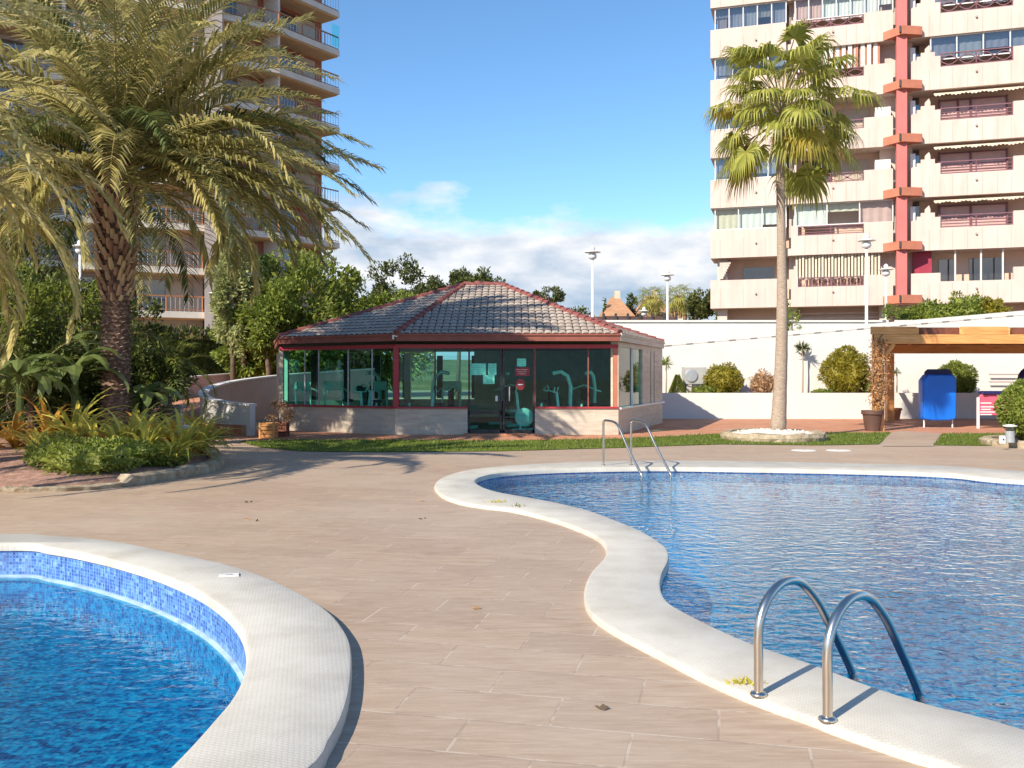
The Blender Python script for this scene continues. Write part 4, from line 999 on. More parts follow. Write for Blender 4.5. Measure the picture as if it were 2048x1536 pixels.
machine(-4.9, 31.0, .8, 'tall weight machine standing back in the left half of the gym')
treadmill(-2.3, 30.6, 1.2, 'treadmill in the back of the gym behind the curved weight machine')
bike(1.7, 26.7, 2.9, 'exercise bike close to the glass, right of the tall curved machine')
machine(-.1, 30.2, 2.0, 'weight machine seen through the glass doors')
machine(2.25, 28.3, 1.0, 'weight machine nearest the right corner post of the gym')
# ================================================================ POOL LADDERS
def ladder(name, p1, p2, vec, prof, rad, label, steps):
    t = thing(name, (p1[0], p1[1], 0), label, 'pool ladder'); rails = []
    for p in (p1, p2):
        pts = [Vector((p[0]+vec[0]*s, p[1]+vec[1]*s, z)) for s, z in prof]
        sm = []; n = len(pts)
        for i in range(n-1):
            p0, a, b, p3 = pts[max(i-1, 0)], pts[i], pts[i+1], pts[min(i+2, n-1)]
            for j in range(5):
                q = j/5; sm.append(.5*((2*a)+(b-p0)*q+(2*p0-5*a+4*b-p3)*q*q+(3*a-p0-3*b+p3)*q**3))
        sm.append(pts[-1]); mb = MB(); mb.tube(sm, rad, 14); part(mb, 'rail', M['steel'], t, True); rails.append(pts)
    for s in steps:
        a = rails[0][-1]; b = rails[1][-1]; mb = MB(); mb.bar((a.x, a.y, s), (b.x, b.y, s), .10, .03); part(mb, 'step', M['steel'], t)
    for p in (p1, p2):
        mb = MB(); mb.lathe((p[0], p[1], ZC), [(rad*1.0, .02), (rad*1.7, .012), (rad*1.9, .001)], 14); part(mb, 'flange', M['steel'], t, True)
    return t
a = W(1517, 1390, ZC); b = W(1655, 1440, ZC)
ladder('pool_ladder', (a.x, a.y), (b.x, b.y), (.735, .668), [(0, ZC), (0, .22), (0, .36), (.03, .455), (.10, .53), (.20, .575), (.31, .58), (.41, .55), (.50, .49), (.60, .40), (.72, .26), (.86, .09), (.97, -.06), (1.0, -.16), (1.01, -.40), (1.01, -.70)], .0235, 'shiny arched steel pool ladder in the foreground, at the edge of the large pool', (-.25, -.5))
a = W(1207, 931, ZC); b = W(1262, 930, ZC)
ladder('pool_ladder', (a.x, a.y), (b.x, b.y), (.52, -1.15), [(0, ZC), (0, .4), (0, .78), (.02, .84), (.08, .86), (.3, .84), (.42, .76), (.6, .50), (.8, .24), (.97, .04), (1, -.03), (1, -.25), (1, -.6)], .021, 'thin angular steel pool ladder at the far edge of the large pool', (-.3, -.5))

# ================================================================ WALLS, PERGOLA, TERRACE
def wall_path(mb, pts, th, zb=-.02):       # pts (x, y, ztop)
    n = len(pts); L_, R_ = [], []
    for i, p in enumerate(pts):
        a = pts[max(i-1, 0)]; b = pts[min(i+1, n-1)]; d = Vector((b[0]-a[0], b[1]-a[1], 0)).normalized(); nn = Vector((d.y, -d.x, 0))*th/2
        L_.append((p[0]-nn.x, p[1]-nn.y, p[2])); R_.append((p[0]+nn.x, p[1]+nn.y, p[2]))
    v = [(x, y, zb) for x, y, z in L_]+[(x, y, zb) for x, y, z in R_]+L_+R_
    fs = []
    for i in range(n-1): fs += [(i, i+1, 2*n+i+1, 2*n+i), (n+i+1, n+i, 3*n+i, 3*n+i+1), (2*n+i, 2*n+i+1, 3*n+i+1, 3*n+i)]
    fs += [(0, 2*n, 3*n, n), (n-1, n+n-1, 3*n+n-1, 2*n+n-1)]
    mb.add(v, fs)
def smooth_open(pts, sub=6):
    pts = [Vector(p) for p in pts]; out = []; n = len(pts)
    for i in range(n-1):
        p0, a, b, p3 = pts[max(i-1, 0)], pts[i], pts[i+1], pts[min(i+2, n-1)]
        for j in range(sub): q = j/sub; out.append(.5*((2*a)+(b-p0)*q+(2*p0-5*a+4*b-p3)*q*q+(3*a-p0-3*b+p3)*q**3))
    return out+[pts[-1]]
c1 = smooth_open([(-7.15, 25.5, .82), (-8.3, 26.3, .90), (-9.4, 28.2, 1.02), (-10.1, 31.0, 1.24), (-10.0, 34.0, 1.46), (-8.8, 37.6, 1.70), (-6.0, 41, 1.95)])
t = thing('ramp_wall', (-7.15, 25.5, 0), 'low curved white ramp wall with a terracotta base, left of the pavilion', 'wall')
mb = MB(); wall_path(mb, c1, .2); part(mb, 'wall', M['white_wall'], t)
mb = MB(); wall_path(mb, [p+Vector((0, 0, .05)) for p in c1], .28, 0); 
mb = MB()
for i in range(len(c1)-1):
    a, b = c1[i], c1[i+1]; mb.bar((a.x, a.y, a.z+.03), (b.x, b.y, b.z+.03), .30, .06)
part(mb, 'cap', M['white_wall'], t)
cb = [Vector((p.x-.005, p.y, .30)) for p in c1[1:14]]; mb = MB(); wall_path(mb, cb, .225, 0); part(mb, 'skirting', M['terracotta'], t)
# inner face gets a mauve coat, its shade put into the colour
ci = []
for i, p in enumerate(c1[3:]):
    ci.append(p)
mb = MB(); n = len(ci); off = []
for i, p in enumerate(ci):
    a = ci[max(i-1, 0)]; b = ci[min(i+1, n-1)]; d = (b-a); d.z = 0; d.normalize(); off.append(Vector((p.x+d.y*.104, p.y-d.x*.104, p.z)))
mb.add([(p.x, p.y, .0) for p in off]+[(p.x, p.y, p.z-.005) for p in off], [(i, i+1, n+i+1, n+i) for i in range(n-1)]); part(mb, 'inner_face', M['mauve'], t)
c2 = smooth_open([(-11.4, 27.2, .70), (-12.8, 29.4, .95), (-13.6, 32.5, 1.25), (-13.2, 36.5, 1.55), (-11.4, 40.5, 1.78), (-8, 44, 2.0)])
t = thing('ramp_wall', (-11.4, 27.2, 0), 'outer curved wall of the ramp running below the dark hedge', 'wall')
mb = MB(); wall_path(mb, c2, .22); part(mb, 'wall', M['mauve'], t)  # mauve colour carries the shade on this wall
mb = MB()
for i in range(len(c2)-1): a, b = c2[i], c2[i+1]; mb.bar((a.x, a.y, a.z+.02), (b.x, b.y, b.z+.02), .28, .05)
part(mb, 'cap', M['white_wall'], t)
mb = MB(); n = min(len(c1), len(c2)); idx = lambda c, i: c[int(i*(len(c)-1)/(n-1))]
mb.add([(idx(c1, i).x, idx(c1, i).y, .02+i*.04) for i in range(n)]+[(idx(c2, i).x, idx(c2, i).y, .02+i*.04) for i in range(n)], [(i, i+1, n+i+1, n+i) for i in range(n-1)])
tag(mb.build('ramp', M['terracotta']), 'terracotta paved ramp between the curved walls', kind='structure')
t = thing('pillar', A(356, 815, 24.6)*1, 'short pale pillar at the ramp entrance, behind the garden plants', 'pillar'); t.location.z = 0
px_ = t.location; mb = MB(); mb.box((px_.x, px_.y, .40), (.22, .22, .80), bev=.01); part(mb, 'shaft', M['white_wall'], t); mb = MB(); mb.box((px_.x, px_.y, .84), (.34, .34, .08), bev=.01); part(mb, 'cap', M['white_wall'], t)

# planter wall and tall wall behind
YP = 35.5
t = thing('planter_wall', (12, YP, 0), 'long low white planter wall in front of the tall white wall', 'wall')
mb = MB(); mb.box((14.0, YP+.1, .5), (19.5, .2, 1.0)); part(mb, 'wall', M['white_wall'], t)
mb = MB(); mb.box((14.0, YP+1.0, .86), (19.3, 1.5, .1)); part(mb, 'soil', M['soil'], t)
t = thing('garden_wall', (12, 37.4, 0), 'tall white garden wall whose coping rises to the right, behind the planter', 'wall')
YW = 37.3
zl = lambda x: 2.80+(x-5.5)*.0865
mb = MB(); xs_ = [3.2, 22.5]; mb.prof((0, YW, 0), (1, 0, 0), (0, -1, 0), [(3.2, 0), (24, 0), (24, zl(24)), (3.2, zl(3.2))], .22); part(mb, 'wall', M['white_wall'], t)
mb = MB()
mb.bar((3.2, YW+.12, zl(3.2)+.09), (24, YW+.12, zl(24)+.09), .27, .18)
part(mb, 'coping', M['white_wall'], t)
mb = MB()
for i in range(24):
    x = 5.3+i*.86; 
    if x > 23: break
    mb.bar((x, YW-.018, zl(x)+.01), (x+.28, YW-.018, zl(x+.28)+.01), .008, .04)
parts(mb, 'shadow_dash', M['shadow_dash'], t)  # dark bars stand in for shadows under the coping
t = thing('terrace_wall', (10, 40.5, 0), 'white terrace wall with a level top between the garden wall and the towers', 'wall')
mb = MB(); mb.box((14.5, 40.6, 2.0), (26, .25, 4.0)); part(mb, 'wall', M['white_wall'], t); mb = MB(); mb.box((14.5, 40.58, 4.05), (26.1, .34, .09)); part(mb, 'coping', M['white_wall'], t)
t = thing('water_pipe', (19, 37.1, 0), 'thin pair of pipes running along the white wall at the right edge', 'pipe')
for z in (1.42, 1.72): mb = MB(); mb.tube([A(1978, 752, 37.1).xy.to_3d()+Vector((0, 0, z)), Vector((23, 37.1, z))], .03, 8); part(mb, 'pipe', M['mauve'], t)

# pergola
t = thing('pergola', A(1755, 860, 27.9).xy.to_3d(), 'orange-brown timber pergola with a boarded roof over the covered table', 'pergola')
xl = (1746-1024)/F*27.9; y0, y1 = 27.9, 33.3; xr = A(1772, 0, 33.3).x
def tim(a, b, wd, ht, name='beam', mat='pine'):
    mb = MB(); mb.bar(a, b, wd, ht); part(mb, name, M[mat], t, bevel=.008)
tim((xl+.15, y0, 0), (xl+.15, y0, 2.62), .28, .28, 'post'); tim((A(1779, 0, 33.3).x, y1, 0), (A(1779, 0, 33.3).x, y1, 2.45), .25, .25, 'post')
tim((22.5, y0, 0), (22.5, y0, 2.6), .28, .28, 'post'); tim((22.5, y1, 0), (22.5, y1, 2.5), .25, .25, 'post')
tim((xl-.02, y0-.02, 2.76), (23, y0-.02, 2.76), .16, .28); tim((xr, y1, 2.64), (23, y1, 2.64), .16, .36)
tim((xl+.3, y0, 2.2), (xl+.62, y0, 2.62), .12, .12, 'brace')
segs = [(1742, 1831, 'pine', 0), (1921, 2013, 'pine', 0), (1831, 1921, 'dark_wood', .16), (2013, 2110, 'dark_wood', .16)]
for a_, b_, m_, dy in segs:
    tim(((a_-1024)/F*y0, y0-.02+dy, 3.02), ((b_-1024)/F*y0, y0-.02+dy, 3.02), .14, .23 if dy == 0 else .20, 'fascia_board', m_)
for px in (1752, 1831, 1921, 2013):
    x = (px-1024)/F*y0; tim((x, y0-.08, 3.0), (x+(xr-xl), y1+1.2, 2.82), .12, .2, 'rafter')
mb = MB()
for i in range(33):
    yy = y0+.12+i*.2; zz = 2.925-.0265*(i*.2); mb.bar((xl+.1+(xr-xl)*i/27, yy, zz), (23, yy, zz), .185, .03)  # roof carried past the rear post, lengthened to shade the planter wall
part(mb, 'boards', M['dark_wood'], t)
mb = MB(); mb.bar((xl+.06, y0+.1, 2.72), (xr, y1, 2.6), .12, .22); part(mb, 'beam', M['pine'], t)
# potted climber at the front post
def pot(name, c, r, h_, mat, label, cat='plant pot', group=None):
    t = thing(name, c, label, cat, group); mb = MB(); mb.lathe(c, [(r*.70, 0), (r*.95, h_*.80), (r*1.08, h_*.82), (r*1.08, h_), (r*.96, h_), (r*.9, h_*.9), (r*.2, h_*.88)], 20); part(mb, 'pot', mat, t, 2); return t
c = W(1745, 862); 
t = pot('potted_climber', c, .30, .62, M['pot'], 'brown pot with a dry climbing plant twined up the front pergola post', 'potted plant')
mb, ms = MB(), MB()
for k in range(3):
    pts = [c+Vector((.05*math.cos(k*2), .05*math.sin(k*2), .5))]
    for i in range(1, 14): pts.append(Vector((xl+.12+.17*math.cos(i*.9+k*2.1), y0-.12+.05*math.sin(i*.9+k*2.1), .5+i*.185)))
    ms.tube(pts, .014, 5)
for i in range(1500):
    h_ = rnd.random()**.9; z = .55+h_*2.2; wd = .09+.10*math.sin(h_*3); p = Vector((xl+.10+rnd.gauss(0, wd)*.9, y0-.16+rnd.gauss(0, .08), z)); leaf(mb, p, rv(), rnd.uniform(.05, .10), .6)
split_build(mb, 'foliage', M['leaf_dry'], t); split_build(ms, 'stem', M['bark'], t)
c = W(1789, 840); t = pot('flower_pot', c, .25, .45, M['pot_terra'], 'clay pot beside the rear pergola post', 'flower pot')
# blue covered folded table
c = W(1874, 855); t = thing('table_tennis_table', c, 'folded table under a bright blue cover on white legs, below the pergola', 'folded table')
xw = .53; mb = MB()
for yy, zt_, xm, q in ((c.y, 1.72, 0, 0),):
    prf = [(-xw*.93, .26), (-xw, .36), (-xw, 1.52), (-xw*.72, 1.70), (xw*.80, 1.70), (xw, 1.60), (xw, .36), (xw*.92, .26), (xw*.5, .225), (-xw*.4, .22)]
    lay = []
    for (dy, sc) in ((-.24, .955), (-.20, .99), (-.08, 1.0), (.12, 1.0), (.17, .97)):
        lay.append([(c.x+u*sc+.012*math.sin(z*9+dy*20), c.y+dy, .96+(z-.96)*sc) for u, z in prf])
    n = len(prf); vs = [p for l_ in lay for p in l_]
    mb.add(vs, [(i*n+k, i*n+(k+1) % n, (i+1)*n+(k+1) % n, (i+1)*n+k) for i in range(4) for k in range(n)]+[tuple(range(n)), tuple(4*n+k for k in range(n))])
o = part(mb, 'cover', M['blue_cover'], t, 2, bevel=.02)
mb = MB(); mb.prof((c.x, c.y+.19, 0), (1, 0, 0), (0, -1, 0), [(-.34, .6), (-.34, 1.78), (-.24, 1.87), (.44, 1.87), (.53, 1.76), (.53, .6)], -.12); part(mb, 'cover_back', M['navy'], t, bevel=.03)
for x in (-.44, -.34, .47):
    mb = MB(); mb.tube([(c.x+x, c.y-.05+(.2 if x == -.34 else 0), .0), (c.x+x, c.y-.05+(.2 if x == -.34 else 0), .34)], .022, 8); part(mb, 'leg', M['white_paint'], t)
# pink and white stand
c = W(1978, 857); t = thing('display_stand', c, 'white-legged stand with a pink and white printed panel, half hidden by the round bush', 'stand')
mb = MB(); mb.prof((c.x, c.y, 0), (1, 0, 0), (0, -1, 0), [(-.30, .42), (-.34, .5), (-.32, .95), (-.2, 1.08), (.9, 1.08), (.9, .42)], .14); part(mb, 'panel', M['pink'], t, bevel=.02)
mb = MB(); mb.box((c.x+.25, c.y+.03, 1.12), (1.0, .3, .12), bev=.03); part(mb, 'lid', M['navy'], t)
mb = MB()
for i, (w_, z) in enumerate(((.34, .86), (.42, .74), (.3, .66), (.46, .58), (.36, .5))): mb.box((c.x-.10+.05*(i % 2), c.y-.008, z-.06), (w_, .012, .035))
part(mb, 'stripe', M['white_paint'], t)
for x in (-.36, .85): mb = MB(); mb.bar((c.x+x, c.y-.03, 0), (c.x+x, c.y-.03, .98), .07, .05); part(mb, 'leg', M['white_paint'], t)
c = A(2056, 760, 30.0); t = thing('covered_stand', (c.x, 30, 0), 'purple-blue covered stand at the right edge behind the round bush', 'stand')
mb = MB(); mb.blob((c.x, 30, 1.55), (.33, .22, .38), 3, .05); part(mb, 'cover', M['navy'], t, True); mb = MB(); mb.tube([(c.x, 30, 0), (c.x, 30, 1.4)], .03, 8); part(mb, 'pole', M['white_paint'], t)
# air conditioner in the planter
c = A(1388, 770, 36.6); t = thing('air_conditioner', (c.x, 36.6, .9), 'grey outdoor air conditioner beside the round olive bush in the planter', 'air conditioner')
mb = MB(); mb.box((c.x, 36.6, 1.66), (.92, .34, .68), bev=.02); part(mb, 'body', M['ac_grey'], t)
mb = MB(); mb.lathe((0, 0, 0), [(.25, 0), (.25, .02), (.22, .03), (.05, .035)], 20); 
for i, v_ in enumerate(mb.v): mb.v[i] = (c.x-.14+v_[0], 36.43-v_[2], 1.66+v_[1])
part(mb, 'fan_grille', M['grey_metal'], t)
mb = MB()
for x in (-.35, .35): mb.bar((c.x+x, 36.6, .9), (c.x+x, 36.6, 1.33), .05, .3)
part(mb, 'bracket', M['dark'], t)
# ================================================================ RIGHT PALM AND ITS RING
c = Vector(((1547-1024)/F*24.1, 24.1, 0)); t = thing('tree_ring', c, 'round stone ring filled with white gravel at the foot of the fan palm', 'planter ring')
mb = MB(); mb.lathe(c, [(1.34, .0), (1.36, .1), (1.30, .20), (1.12, .205), (1.10, .12)], 40)
for i, v_ in enumerate(mb.v):
    q = 1+.03*noise.noise(Vector((v_[0]*4, v_[1]*4, v_[2]*9))); mb.v[i] = (c.x+(v_[0]-c.x)*q, c.y+(v_[1]-c.y)*q, v_[2]*(1+.25*noise.noise(Vector((v_[0]*3, v_[1]*3, 5)))))
part(mb, 'stone_edge', M['stone'], t)
mb = MB(); mb.lathe(c, [(1.12, .10), (.8, .21), (.3, .24), (.01, .25)], 24)
for i in range(1500):
    a, r_ = rnd.uniform(0, 6.28), 1.08*math.sqrt(rnd.random()); s = rnd.uniform(.02, .04); z = .25-.12*(r_/1.1)**2
    leaf(mb, Vector((c.x+r_*math.cos(a), c.y+r_*math.sin(a), z)), rv(), s*1.6, .9)
o = mb.build('gravel', M['gravel'], None, fixn=False); o.parent = t; o.data.transform(Matrix.Translation(-c))
b0 = Vector(((1556-1024)/F*24.2, 24.2, .15)); topc = A(1566, 205, 24.2)
t = thing('fan_palm', b0, 'tall fan palm with a slim grey trunk standing in the white gravel ring', 'palm tree')
mb = MB(); pts, rr = [], []
for i in range(31):
    q = i/30; p = b0.lerp(topc, q); p.x += .06*math.sin(q*5); pts.append(p); rr.append(.80*(.25 if q < .01 else .235-.10*min(1, q*1.6)+.03*max(0, .12-q)/.12)*(1+.03*(i % 2)))
mb.tube(pts, rr, 14); part(mb, 'trunk', M['fan_bark'], t, True)
mbl, mby, ms, mdk = MB(), MB(), MB(), MB()
rnd.seed(21)
nl = 52
for k in range(nl):
    q = k/nl; el = R(84-108*q**.92+rnd.uniform(-10, 10)); az = k*2.39996+rnd.uniform(-.25, .25)
    pet = rnd.uniform(1.15, 2.0)*(1 if q > .15 else .95); rad = rnd.uniform(.70, 1.0)
    o = topc+Vector((rnd.uniform(-.06, .06), rnd.uniform(-.06, .06), -.1-.5*q))
    fanleaf(mby if (q > .80 and k % 4 == 0) or k in (30, 37) else mbl, ms, o, az, el, pet, rad, 36, .85+.4*q)
for k in range(60):                        # dead skirt and fibres just under the crown
    az = rnd.uniform(0, 6.28); p = topc+Vector((.15*math.cos(az), .15*math.sin(az), -.5-rnd.random()*.6)); leaf(mdk, p, Vector((math.cos(az)*.5, math.sin(az)*.5, -1)), rnd.uniform(.3, .6), .12)
split_build(mbl, 'crown', M['fan'], t); split_build(mby, 'old_leaves', M['fan_y'], t); split_build(ms, 'leaf_stems', M['rachis'], t); split_build(mdk, 'dead_leaves', M['leaf_dry'], t)

# ================================================================ DATE PALM
rnd.seed(5)
base = Vector(((232-1024)/F*21.0, 21.0, 0)); kp = F/21.0
t = thing('date_palm', base, 'big date palm with a rough brown trunk and arching fronds, in the left flower bed', 'palm tree')
tops = A(233, 345, 21.0)
mb = MB(); pts, rr = [], []
for i in range(41):
    q = i/40; p = base.lerp(tops, q); pts.append(p); r_ = .33 if q < .05 else .275+.012*math.sin(i*2.1); 
    if q > .62: r_ = .275+(q-.62)/.38*.15
    rr.append(r_)
mb.tube(pts, rr, 18)
# diamond shaped leaf scars
for r in range(58):
    z = .1+r*.095; q = z/(tops.z); rad = .295 if q < .62 else .295+(q-.62)/.38*.15
    for k in range(11):
        a = 6.283*(k+.5*(r % 2))/11+r*.03; cx = base.x+(tops.x-base.x)*q; x, y = cx+rad*math.cos(a), base.y+rad*math.sin(a); s = .075; tx, ty = -math.sin(a), math.cos(a); ox, oy = math.cos(a), math.sin(a)
        mb.add([(x-tx*s, y-ty*s, z), (x-ox*.04, y-oy*.04, z-.05), (x+tx*s, y+ty*s, z), (x-ox*.04, y-oy*.04, z+.06), (x+ox*.055, y+oy*.055, z+.035)], [(0, 1, 4), (1, 2, 4), (2, 3, 4), (3, 0, 4)])
o = part(mb, 'trunk', M['palm_bark'], t)
# cut leaf bases flaring below the crown
mb = MB()
for r in range(24):
    z = 3.35+r*.115; q = (z-3.35)/2.75
    for k in range(9):
        a = 6.283*(k+.5*(r % 2))/9+r*.12+rnd.uniform(-.1, .1); rad = .27+.15*q; ln = rnd.uniform(.10, .26)+.22*q; wd = .07
        p = Vector((base.x+rad*math.cos(a), base.y+rad*math.sin(a), z)); d = Vector((math.cos(a)*.55, math.sin(a)*.55, .95)).normalized(); s = Vector((-math.sin(a), math.cos(a), 0)); u = d.cross(s)
        e = p+d*ln; mb.add([p-s*wd, p+s*wd, p-u*.05, e-s*wd*.5, e+s*wd*.5, e-u*.03], [(0, 1, 4, 3), (1, 2, 5, 4), (2, 0, 3, 5), (3, 4, 5)])
split_build(mb, 'leaf_bases', M['stub'], t)
mf, my, ms, mo, md_ = MB(), MB(), MB(), MB(), MB()
nf = 88
for k in range(nf):
    q = k/nf; az = k*2.39996+rnd.uniform(-.2, .2); el = R(86-88*q**1.0+rnd.uniform(-6, 6)); ln = rnd.uniform(4.8, 5.8)*(1-.15*(q > .85)); dr = R(52+50*q)+rnd.uniform(-.15, .15)
    if math.sin(az) < -.80 and q > .55: ln *= .8
    o = Vector((tops.x+math.cos(az)*.25, tops.y+math.sin(az)*.25, tops.z+.55-.9*q))
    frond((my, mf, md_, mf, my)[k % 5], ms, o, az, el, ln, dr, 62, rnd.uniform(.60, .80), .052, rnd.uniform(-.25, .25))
# fronds whose silhouettes the photo shows clearly against sky and tower
for px, py, e0, dY in ((752, 345, 50, 1.5), (738, 510, 24, -.8), (690, 470, 34, .6), (640, 250, 60, 1.0), (560, 500, 8, -1.2), (470, 560, 0, 1.6), (715, 440, 36, -.4), (760, 330, 44, .2), (600, 430, 20, -1.6), (700, 380, 40, -1.2), (660, 520, 14, .9), (540, 470, 12, -2.0), (720, 300, 52, -.8), (740, 400, 40, .9), (560, 110, 0, 1.0), (620, 190, 0, -1.0), (530, 30, 0, -.5), (660, 230, 0, .4), (600, 120, 0, 1.8), (640, 340, 42, -2.0), (680, 470, 28, -2.2), (590, 480, 14, 1.4), (650, 400, 34, 2.2), (500, 520, 2, -.6), (440, 470, 6, -2.4), (420, 540, -6, .4), (60, 470, 12, -2.2), (-20, 520, 8, .8), (110, 500, 2, -1.4), (30, 560, 5, -1.5), (-60, 420, 30, .5), (-200, 250, 45, -.4), (610, 30, 74, .6)):
    e = A(px, py, 21+dY); v = e-tops; az = math.atan2(v.y, v.x); D = math.hypot(v.x, v.y); best = None
    for li, di, eo in [(a_, b_, c_) for a_ in range(30, 78, 3) for b_ in range(30, 111, 8) for c_ in range(-10, 80, 6)]:
            l_ = li/10; p = Vector((0, 0, .3)); ee = R(eo); seg = 14; x = .25
            for i in range(seg): x += math.cos(ee)*l_/seg; p.z += math.sin(ee)*l_/seg; ee -= R(di)/seg*(.5+1.3*i/seg)
            er = (x-D)**2+(p.z-v.z)**2+(di/400.0)**2+(max(0, l_-6.6))**2*.1
            if best is None or er < best[0]: best = (er, l_, di, eo)
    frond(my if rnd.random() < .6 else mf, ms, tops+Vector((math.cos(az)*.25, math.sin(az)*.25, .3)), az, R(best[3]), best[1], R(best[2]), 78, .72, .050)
for k in range(5):
    a = R(-100+30*k); mo.tube([tops+Vector((.2*math.cos(a), .2*math.sin(a), -.1)), tops+Vector((.45*math.cos(a), .45*math.sin(a), .6)), tops+Vector((.6*math.cos(a), .6*math.sin(a), 1.15))], [.05, .06, .01], 6)
split_build(mf, 'crown', M['frond'], t); split_build(my, 'sun_toned_fronds', M['frond_y'], t); split_build(md_, 'shade_toned_fronds', M['frond_d'], t); split_build(ms, 'frond_stems', M['rachis'], t); split_build(mo, 'flower_spathe', M['rachis_or'], t)  # sun and shade fronds differ by painted colour only

def small_palm(name, base, h_, n, ln, mat, label, tr=.10, group=None, nl=26, el0=80, el1=-10, ll=.28, trunkmat='palm_bark', cat='palm tree'):
    base = Vector(base); t = thing(name, base, label, cat, group); mb = MB(); mb.tube([base, base+Vector((.04, 0, h_*.5)), base+Vector((0, 0, h_))], [tr*1.2, tr, tr*.9], 10)
    for i in range(int(h_/.12)): mb.tube([base+Vector((0, 0, .06+i*.12)), base+Vector((0, 0, .1+i*.12))], [tr*1.15, tr*1.25], 9)
    part(mb, 'trunk', M[trunkmat], t); mf, ms = MB(), MB()
    for k in range(n):
        q = k/n; frond(mf, ms, base+Vector((0, 0, h_)), k*2.4+rnd.uniform(-.2, .2), R(el0+(el1-el0)*q), ln*rnd.uniform(.85, 1.1), R(70+40*q), nl, ll, .02*max(1, ln/1.6))
    split_build(mf, 'crown', mat, t); split_build(ms, 'frond_stems', M['rachis'], t); return t
# a second date palm stands left of the frame; its fronds reach in and its shade falls on the deck
rnd.seed(11)
small_palm('date_palm', (-9.9, 13.2, 0), 4.9, 52, 4.6, M['frond_y'], 'second date palm whose fronds hang in at the left edge', .26, nl=52, ll=.46, el0=75, el1=-15)

# ================================================================ FLOWER BED
bed = [(0, 985), (60, 985), (150, 982), (240, 975), (330, 962), (400, 950), (440, 938), (446, 925), (420, 905), (340, 893)]
ring_ = [W(x, y) for x, y in bed]+[Vector((-9.4, 24.2, 0)), Vector((-12, 26.5, 0)), Vector((-16, 27, 0)), Vector((-24, 24, 0)), Vector((-24, 15, 0)), Vector((-12, 12.9, 0))]
mb = MB(); ip = offset(ring_, -.15); n = len(ip); cx = sum((p for p in ip), Vector((0, 0, 0)))/n
mids = [p.lerp(cx, .35) for p in ip]
mb.add([(p.x, p.y, .09) for p in ip]+[(p.x, p.y, .30) for p in mids]+[(cx.x, cx.y, .34)]+[(p.x, p.y, -.01) for p in ip], [(i, (i+1) % n, n+(i+1) % n, n+i) for i in range(n)]+[(n+i, n+(i+1) % n, 2*n) for i in range(n)]+[(2*n+1+i, 2*n+1+(i+1) % n, (i+1) % n, i) for i in range(n)])
tag(mb.build('flower_bed', M['soil'], smooth=True), 'reddish soil of the raised flower bed at left', kind='structure')
t = thing('stone_edging', ring_[3], 'rough stone edging round the left flower bed', 'stone edging')
edge = smooth_open([(p.x, p.y, 0) for p in ring_[:10]], 7); mb = MB(); n = len(edge); vs = []
for i, p in enumerate(edge):
    a = edge[max(i-1, 0)]; b = edge[min(i+1, n-1)]; d = (b-a).normalized(); nn = Vector((d.y, -d.x, 0)); w_ = .30 if i > n*.35 else .34; hh = (.16 if i > n*.35 else .07)*(1+.35*noise.noise(Vector((i*.55, 1, 0))))
    for (o_, z) in ((.0, 0), (.02, hh*.8), (-.05, hh), (-w_*.8, hh*.95), (-w_, 0)):
        q = p+nn*(o_+.05*noise.noise(Vector((i*.8, z*20, 3)))); vs.append((q.x, q.y, z))
mb.add(vs, [(i*5+k, (i+1)*5+k, (i+1)*5+k+1, i*5+k+1) for i in range(n-1) for k in range(4)]+[(0, 1, 2, 3, 4), tuple((n-1)*5+k for k in range(5))]); part(mb, 'stones', M['stone'], t, 2)
# bed plants
def rosette(name, c, n, ln, wd, mat, label, cat='plant', el=(25, 85), droop=.5, stem=0.0, group=None):
    c = Vector(c); t = thing(name, c, label, cat, group); mb = MB(); s0 = c+Vector((0, 0, stem))
    for k in range(n):
        az = k*2.4+rnd.uniform(-.3, .3); e = R(rnd.uniform(*el)); l_ = ln*rnd.uniform(.7, 1.15); seg = 5; p = s0+Vector((rnd.uniform(-.05, .05), rnd.uniform(-.05, .05), rnd.uniform(0, .25*ln))); vs = []
        s = Vector((-math.sin(az), math.cos(az), 0))
        for i in range(seg+1):
            q = i/seg; wq = wd*(.7+.6*q if q < .5 else (1-q)*2)*.5+.002; vs += [p-s*wq, p+Vector((0, 0, -wq*.5)), p+s*wq]; p = p+Vector((math.cos(az)*math.cos(e), math.sin(az)*math.cos(e), math.sin(e)))*l_/seg; e -= droop/seg*(1+i*.5)
        mb.add(vs, [(3*i+j, 3*i+3+j, 3*i+4+j, 3*i+1+j) for i in range(seg) for j in (0, 1)])
    split_build(mb, 'foliage', mat, t)
    ms = MB(); ms.tube([c, s0+Vector((0, 0, .1))], [.05, .035], 6); part(ms, 'stem', M['bark'], t); return t
rnd.seed(31)
def on(px, Y, z=.2): return Vector(((px-1024)/F*Y, Y, z))
